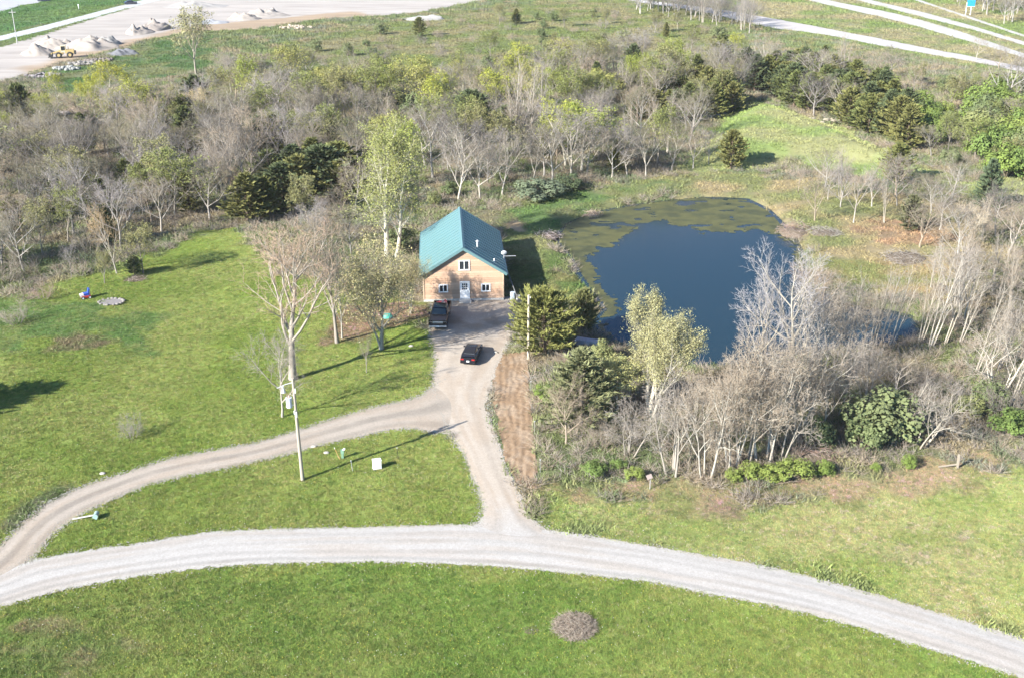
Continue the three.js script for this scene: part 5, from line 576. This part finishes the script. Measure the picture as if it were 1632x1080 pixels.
{
  const pad = at(thing('fire_pit', 'grey ash pad edged with pale stones on the left lawn', 'fire pit'), -49.61,-130.11); const R = rng(51);
  const s = new THREE.Shape(); for (let k = 0; k < 22; k++) { const a = k / 22 * 6.283, q = 0.85 + 0.25 * R(); (k ? s.lineTo : s.moveTo).call(s, Math.cos(a) * 1.45 * q, Math.sin(a) * 1.1 * q); } s.closePath(); const g = new THREE.ExtrudeGeometry(s, { depth: 0.09, bevelEnabled: false }); g.rotateX(-Math.PI / 2); part('ash', g, std(rgb(0.2, 0.18, 0.18), 1), pad);
  for (let k = 0; k < 17; k++) { const a = k / 17 * 6.283 + R() * 0.2, st = new THREE.IcosahedronGeometry(0.12 + 0.1 * R(), 1); st.scale(1.2, 0.7, 1); part('stone', st.translate(Math.cos(a) * 1.5, 0.09, Math.sin(a) * 1.15), std(rgb(0.22, 0.2, 0.175), 0.95), pad); }
  const boat = at(thing('jon_boat', 'grey-blue upturned flat boat on the pond bank under the cedar', 'boat'), 8.77,-116.68, 0.05); boat.rotation.y = -0.35; const hull = sideBody([[-1.6, 0], [1.35, 0], [1.75, 0.42], [1.2, 0.5], [-1.55, 0.48]], 1.25, 0.06, (x, y) => (y > 0.3 ? 0.82 : 1) * (1 - 0.25 * clamp((x - 0.4) / 1.4))); part('hull', hull, std(rgb(0.3, 0.33, 0.4), 0.5), boat); for (const z of [-0.28, 0.28]) part('keel_strip', bx(2.6, 0.05, 0.06, -0.2, 0.52, z), std(rgb(0.45, 0.47, 0.52), 0.5), boat);
  const fp = at(thing('fence_post', 'weathered timber post with a fallen rail at the edge of the east field', 'fence post'), 39.84,-88.42); part('post', bx(0.17, 1.5, 0.17, 0, 0.65, 0, 0, 0, 0.03), M.wood, fp); part('rail', bx(1.7, 0.12, 0.08, -0.85, 0.28, 0, 0, 0, 0.16), M.wood, fp);
  const wp = at(thing('white_post', 'short white post with a pale weathered board in the lime shrubs', 'post'), 11.9,-84.54); part('post', cy(0.045, 0.045, 1.3, 0, 0.6, 0, 8), std(rgb(0.3, 0.28, 0.25), 0.8), wp); part('board', bx(0.5, 0.4, 0.05, -0.1, 1.25, 0, -0.5, 0.3, 0.25), std(rgb(0.28, 0.22, 0.19), 0.8), wp);
  for (const [x, z, l] of [[2.14,-95.14, 'dark thin garden fence post halfway along the tilled strip'], [2.51,-87.62, 'dark thin garden fence post at the road end of the tilled strip'], [1.93,-104.23, 'dark thin garden fence post at the house end of the tilled strip']]) { const o = at(thing('garden_post', l, 'fence post'), x, z); part('post', cy(0.04, 0.035, 1.3, 0, 0.6, 0, 6), std(rgb(0.2, 0.2, 0.16), 0.8), o); part('cap', bx(0.1, 0.05, 0.1, 0, 1.26, 0), M.galv, o); }
  const bin = at(thing('wheelbarrow', 'teal upturned wheelbarrow on the bare soil under the lawn trees', 'wheelbarrow'), -14.85,-125); const tray = new THREE.CylinderGeometry(0.35, 0.62, 0.45, 4, 1).rotateY(0.785); tray.scale(1.5, 1, 1); part('tray', tray.translate(0, 0.26, 0), std(rgb(0.05, 0.26, 0.2), 0.5), bin); for (const z of [-0.25, 0.25]) part('handle', bx(1.3, 0.05, 0.05, -0.6, 0.5, z), M.wood, bin);
  for (const [x, z, l] of [[-17.02,-91.13, 'pale flat stone on the verge under the transformer pole'], [-18.37,-92.35, 'small stone in the narrow driveway'], [-1.81,-114.52, 'round pale stone between driveway and tilled strip'], [-36.25,-87.28, 'long white stone on the upper verge of the narrow driveway'], [-11.35,-116.31, 'brown rock on the grass in front of the pickup']]) { const o = new THREE.Mesh(new THREE.IcosahedronGeometry(0.22, 1).scale(1.3, 0.6, 0.9), std(rgb(0.34, 0.31, 0.27), 0.95)); o.name = numbered('stone'); o.castShadow = o.receiveShadow = true; at(o, x, z, 0.06); scene.add(tag(o, l, 'stone')); }
}
// ---------------------------------------------------------------- gravel yard: mounds, loader, rubble, far car, sign
function mound(label, x, z, rx, rz, h, color, seed, name = 'gravel_mound') { const g = new THREE.SphereGeometry(1, 48, 20, 0, 6.283, 0, 1.571), p = g.attributes.position; for (let i = 0; i < p.count; i++) { const X = p.getX(i), Y = p.getY(i), Z = p.getZ(i), r = Math.hypot(X, Z), k = 0.75 + 0.5 * fbm(X * 2 + seed * 7, Z * 2, 4), a0 = seed * 1.7, top = Math.max(Math.max(0, 1 - r) * 0.75, Math.max(0, 0.75 - Math.hypot(X - 0.35 * Math.cos(a0), Z - 0.35 * Math.sin(a0))) * 1.15, Math.max(0, 0.6 - Math.hypot(X - 0.5 * Math.cos(a0 + 2.4), Z - 0.5 * Math.sin(a0 + 2.4))) * 1.2) * smooth(1, 0.8, r) * (0.45 + 1.1 * fbm(X * 4.5 + seed, Z * 4.5, 4)); p.setXYZ(i, X * rx * k, top * h - 0.05, Z * rz * k); } g.computeVertexNormals(); const m = new THREE.Mesh(g, std(color, 1, { map: stoneTex })); m.name = numbered(name); m.castShadow = m.receiveShadow = true; m.position.set(x, 0.02, z); scene.add(tag(m, label, 'gravel mound')); return m; }
const gm = rgb(0.36, 0.31, 0.265);
mound('curved pale gravel mound in front of the loader bucket', -139.79,-338.83, 6, 5, 3.4, gm, 1); mound('pale gravel mound behind the loader cab', -141.46,-354.56, 7, 6, 3.6, gm, 2); mound('large pale gravel mound behind the loader tail', -129.87,-351.85, 11, 9, 4.2, gm, 3); mound('steep grey gravel mound next to the large pale mound', -127.25,-360.11, 5, 6, 3.2, rgb(0.3, 0.285, 0.265), 4); mound('narrow gravel mound with dark gullies', -124.98,-387.28, 5, 8, 3, gm, 5); mound('gravel mound behind the tall open tree', -122.86,-397.22, 6, 8, 3.6, rgb(0.31, 0.265, 0.23), 6);
mound('dark grey gravel mound at the yard edge', -115.31,-338.83, 5, 4, 2, rgb(0.17, 0.17, 0.18), 7); mound('small pale mound, first of the row on tan subsoil', -98.21,-426.27, 7, 6, 3, gm, 8); mound('small pale mound with dark boulders on tan subsoil', -92.14,-436.19, 9, 6, 3.2, rgb(0.34, 0.3, 0.265), 9); mound('low white mound beside the tan subsoil', -108.07,-414.91, 8, 6, 1, rgb(0.36, 0.36, 0.37), 10); mound('low pale heap at the far end of the yard', -32.5,-426.27, 9, 6, 1.4, rgb(0.38, 0.36, 0.33), 11); mound('long low pale heap along the far road', -127.76,-468.79, 14, 9, 2, rgb(0.37, 0.345, 0.32), 12);
{
  const l = thing('wheel_loader', 'yellow wheel loader digging at the curved gravel mound', 'wheel loader'); l.position.set(-130.01,-331.46, 0); l.position.set(l.position.x, 0.03, l.position.y); l.rotation.y = Math.PI + 0.28; l.scale.setScalar(1.05);
  const y = std(rgb(0.46, 0.33, 0.13), 0.6), k = std(rgb(0.03, 0.03, 0.03), 0.8);
  part('rear_body', merge([bx(2.3, 1.0, 1.7, -1.9, 1.7, 0), bx(0.9, 0.7, 1.5, -2.9, 1.45, 0)]), y, l); part('front_frame', bx(1.9, 0.7, 1.3, 0.7, 1.25, 0), y, l);
  const cab = part('cab', merge([bx(1.3, 0.14, 1.5, -0.35, 3.2, 0), ...[[-0.95, -0.68], [-0.95, 0.68], [0.25, -0.68], [0.25, 0.68]].map(([a, b]) => bx(0.12, 1.3, 0.12, a, 2.55, b)), bx(1.3, 0.5, 1.5, -0.35, 1.75, 0)]), std(rgb(0.6, 0.5, 0.32), 0.6), l); part('cab_glass', bx(1.15, 1.1, 1.32, -0.35, 2.55, 0), M.glass, cab);
  for (const s of [-1, 1]) part('lift_arm', bx(2.7, 0.28, 0.2, 1.7, 1.55, s * 0.5, 0, 0, -0.3), y, l); part('bucket', merge([bx(0.1, 1.2, 2.6, 2.75, 0.85, 0, 0, 0, 0.3), bx(1.1, 0.1, 2.6, 3.2, 0.35, 0), bx(0.9, 0.8, 0.08, 3.1, 0.7, 1.28), bx(0.9, 0.8, 0.08, 3.1, 0.7, -1.28)]), k, l); part('exhaust', cy(0.08, 0.08, 0.9, -1.6, 2.6, 0.4, 8), k, l); part('counterweight', bx(0.4, 0.9, 1.8, -3.3, 1.3, 0), k, l);
  for (const x of [-1.9, 1.0]) for (const z of [-0.95, 0.95]) { const w = new THREE.Group(); w.name = 'wheel'; w.position.set(x, 0.82, z); l.add(w); part('tyre', new THREE.TorusGeometry(0.56, 0.27, 10, 22), k, w); part('rim', new THREE.CylinderGeometry(0.42, 0.42, 0.4, 16).rotateX(Math.PI / 2), y, w); }
}
function rubble(label, x, z, r, n, col, seed) { const R = rng(seed), list = []; for (let k = 0; k < n; k++) { const a = R() * 6.28, d = r * Math.sqrt(R()), g = new THREE.IcosahedronGeometry(0.25 + 0.5 * R(), 0); g.scale(1 + R() * 0.6, 0.6 + 0.4 * R(), 1); g.rotateY(R() * 6); list.push(g.translate(Math.cos(a) * d, 0.2 + 0.5 * R() * (1 - d / r), Math.sin(a) * d * 0.7)); } const o = at(thing('rubble_heap', label, 'rubble'), x, z); part('stones', merge(list), std(col, 0.95), o).userData.kind = 'stuff'; }
rubble('scatter of white concrete rubble on the green slope below the yard', -121.1,-311.03, 3.6, 46, rgb(0.24, 0.24, 0.22), 61); rubble('pale rubble with brush at the yard edge below the loader', -120.44,-319.81, 4, 44, rgb(0.21, 0.19, 0.17), 62); rubble('grey rubble near the dark gravel mound', -117.11,-325.53, 4, 40, rgb(0.17, 0.14, 0.12), 63); rubble('pale rubble under the yard corner', -123.55,-299.68, 4.5, 40, rgb(0.19, 0.17, 0.17), 64); rubble('pale pinkish rubble among the yellow willows', -102.16,-248.59, 4, 40, rgb(0.43, 0.36, 0.32), 65); rubble('row of tan boulders along the subsoil edge', -75.19,-400.65, 6, 40, rgb(0.36, 0.29, 0.22), 66); rubble('pale stones at the corner of the upper meadow', 43.13,-245.81, 2.5, 18, rgb(0.40, 0.37, 0.33), 67); rubble('patch of bleached stones on the upper meadow', 63.63,-236.49, 5, 16, rgb(0.24, 0.21, 0.15), 68);
{
  const paint = new THREE.MeshPhysicalMaterial({ color: rgb(0.02, 0.025, 0.05), roughness: 0.3, clearcoat: 1 });
  const c = thing('dark_car', 'dark blue car driving on the far road past the gravel yard', 'car'); c.position.set(-155.74,-475.88, 0); c.position.set(c.position.x, 0.09, c.position.y); c.rotation.y = 0.55; c.scale.setScalar(1.05);
  part('body', sideBody([[-2.3, 0.3], [-2.35, 0.8], [-1.6, 0.98], [1.0, 0.96], [2.1, 0.8], [2.3, 0.45], [2.1, 0.25]], 1.8, 0.1, () => 1), paint, c); part('cabin', sideBody([[-1.7, 0.95], [-1.1, 1.42], [0.4, 1.44], [1.2, 0.94]], 1.55, 0.07, (x, y) => 1 - 0.2 * clamp((y - 0.95) / 0.5)), M.glass, c); part('roof_panel', bx(1.3, 0.05, 1.2, -0.35, 1.52, 0), paint, c); for (const x of [-1.4, 1.4]) for (const z of [-0.8, 0.8]) wheel(c, x, z, 0.33, M.steel);
  const c2 = c.clone(); c2.name = numbered('dark_car'); c2.position.set(-195.81,-488.16, 0); c2.position.set(c2.position.x, 0.05, c2.position.y); c2.rotation.y = 0.2; tag(c2, 'dark car at the edge of the far parking lot', 'car'); scene.add(c2);
  const s = thing('road_sign', 'blue sign panel on two white posts before the far wood', 'road sign'); s.position.set(172.09,-438.23, 0); s.position.set(s.position.x, 0, s.position.y); for (const x of [-0.9, 0.9]) part('post', cy(0.14, 0.14, 4.6, x, 2.3, 0, 8), M.white, s); part('panel', bx(3.0, 2.6, 0.08, 0.6, 4.4, 0.12), std(rgb(0.02, 0.25, 0.55), 0.5), s); part('panel_border', merge([bx(3.0, 0.1, 0.04, 0.6, 5.65, 0.18), bx(3.0, 0.1, 0.04, 0.6, 3.15, 0.18)]), M.white, s);
  const mk = thing('marker_post', 'white marker post standing on the far green field', 'marker post'); mk.position.set(-170.41,-457.42, 0); mk.position.set(mk.position.x, 0, mk.position.y); part('post', cy(0.14, 0.12, 1.6, 0, 0.8, 0, 8), M.white, mk); part('cap', bx(0.4, 0.5, 0.2, 0, 1.7, 0), M.white, mk);
  const fp = thing('power_pole', 'thin grey power pole between the far road and the gravel yard', 'utility pole'); fp.position.set(-154.94,-360.11, 0); fp.position.set(fp.position.x, 0, fp.position.y); part('shaft', cy(0.16, 0.11, 10.5, 0, 5.2, 0, 8), std(rgb(0.42, 0.4, 0.38), 0.9), fp); part('crossarm', bx(2.2, 0.12, 0.12, 0, 9.6, 0.1), std(rgb(0.42, 0.4, 0.38), 0.9), fp);
}
renderer.render(scene, camera);
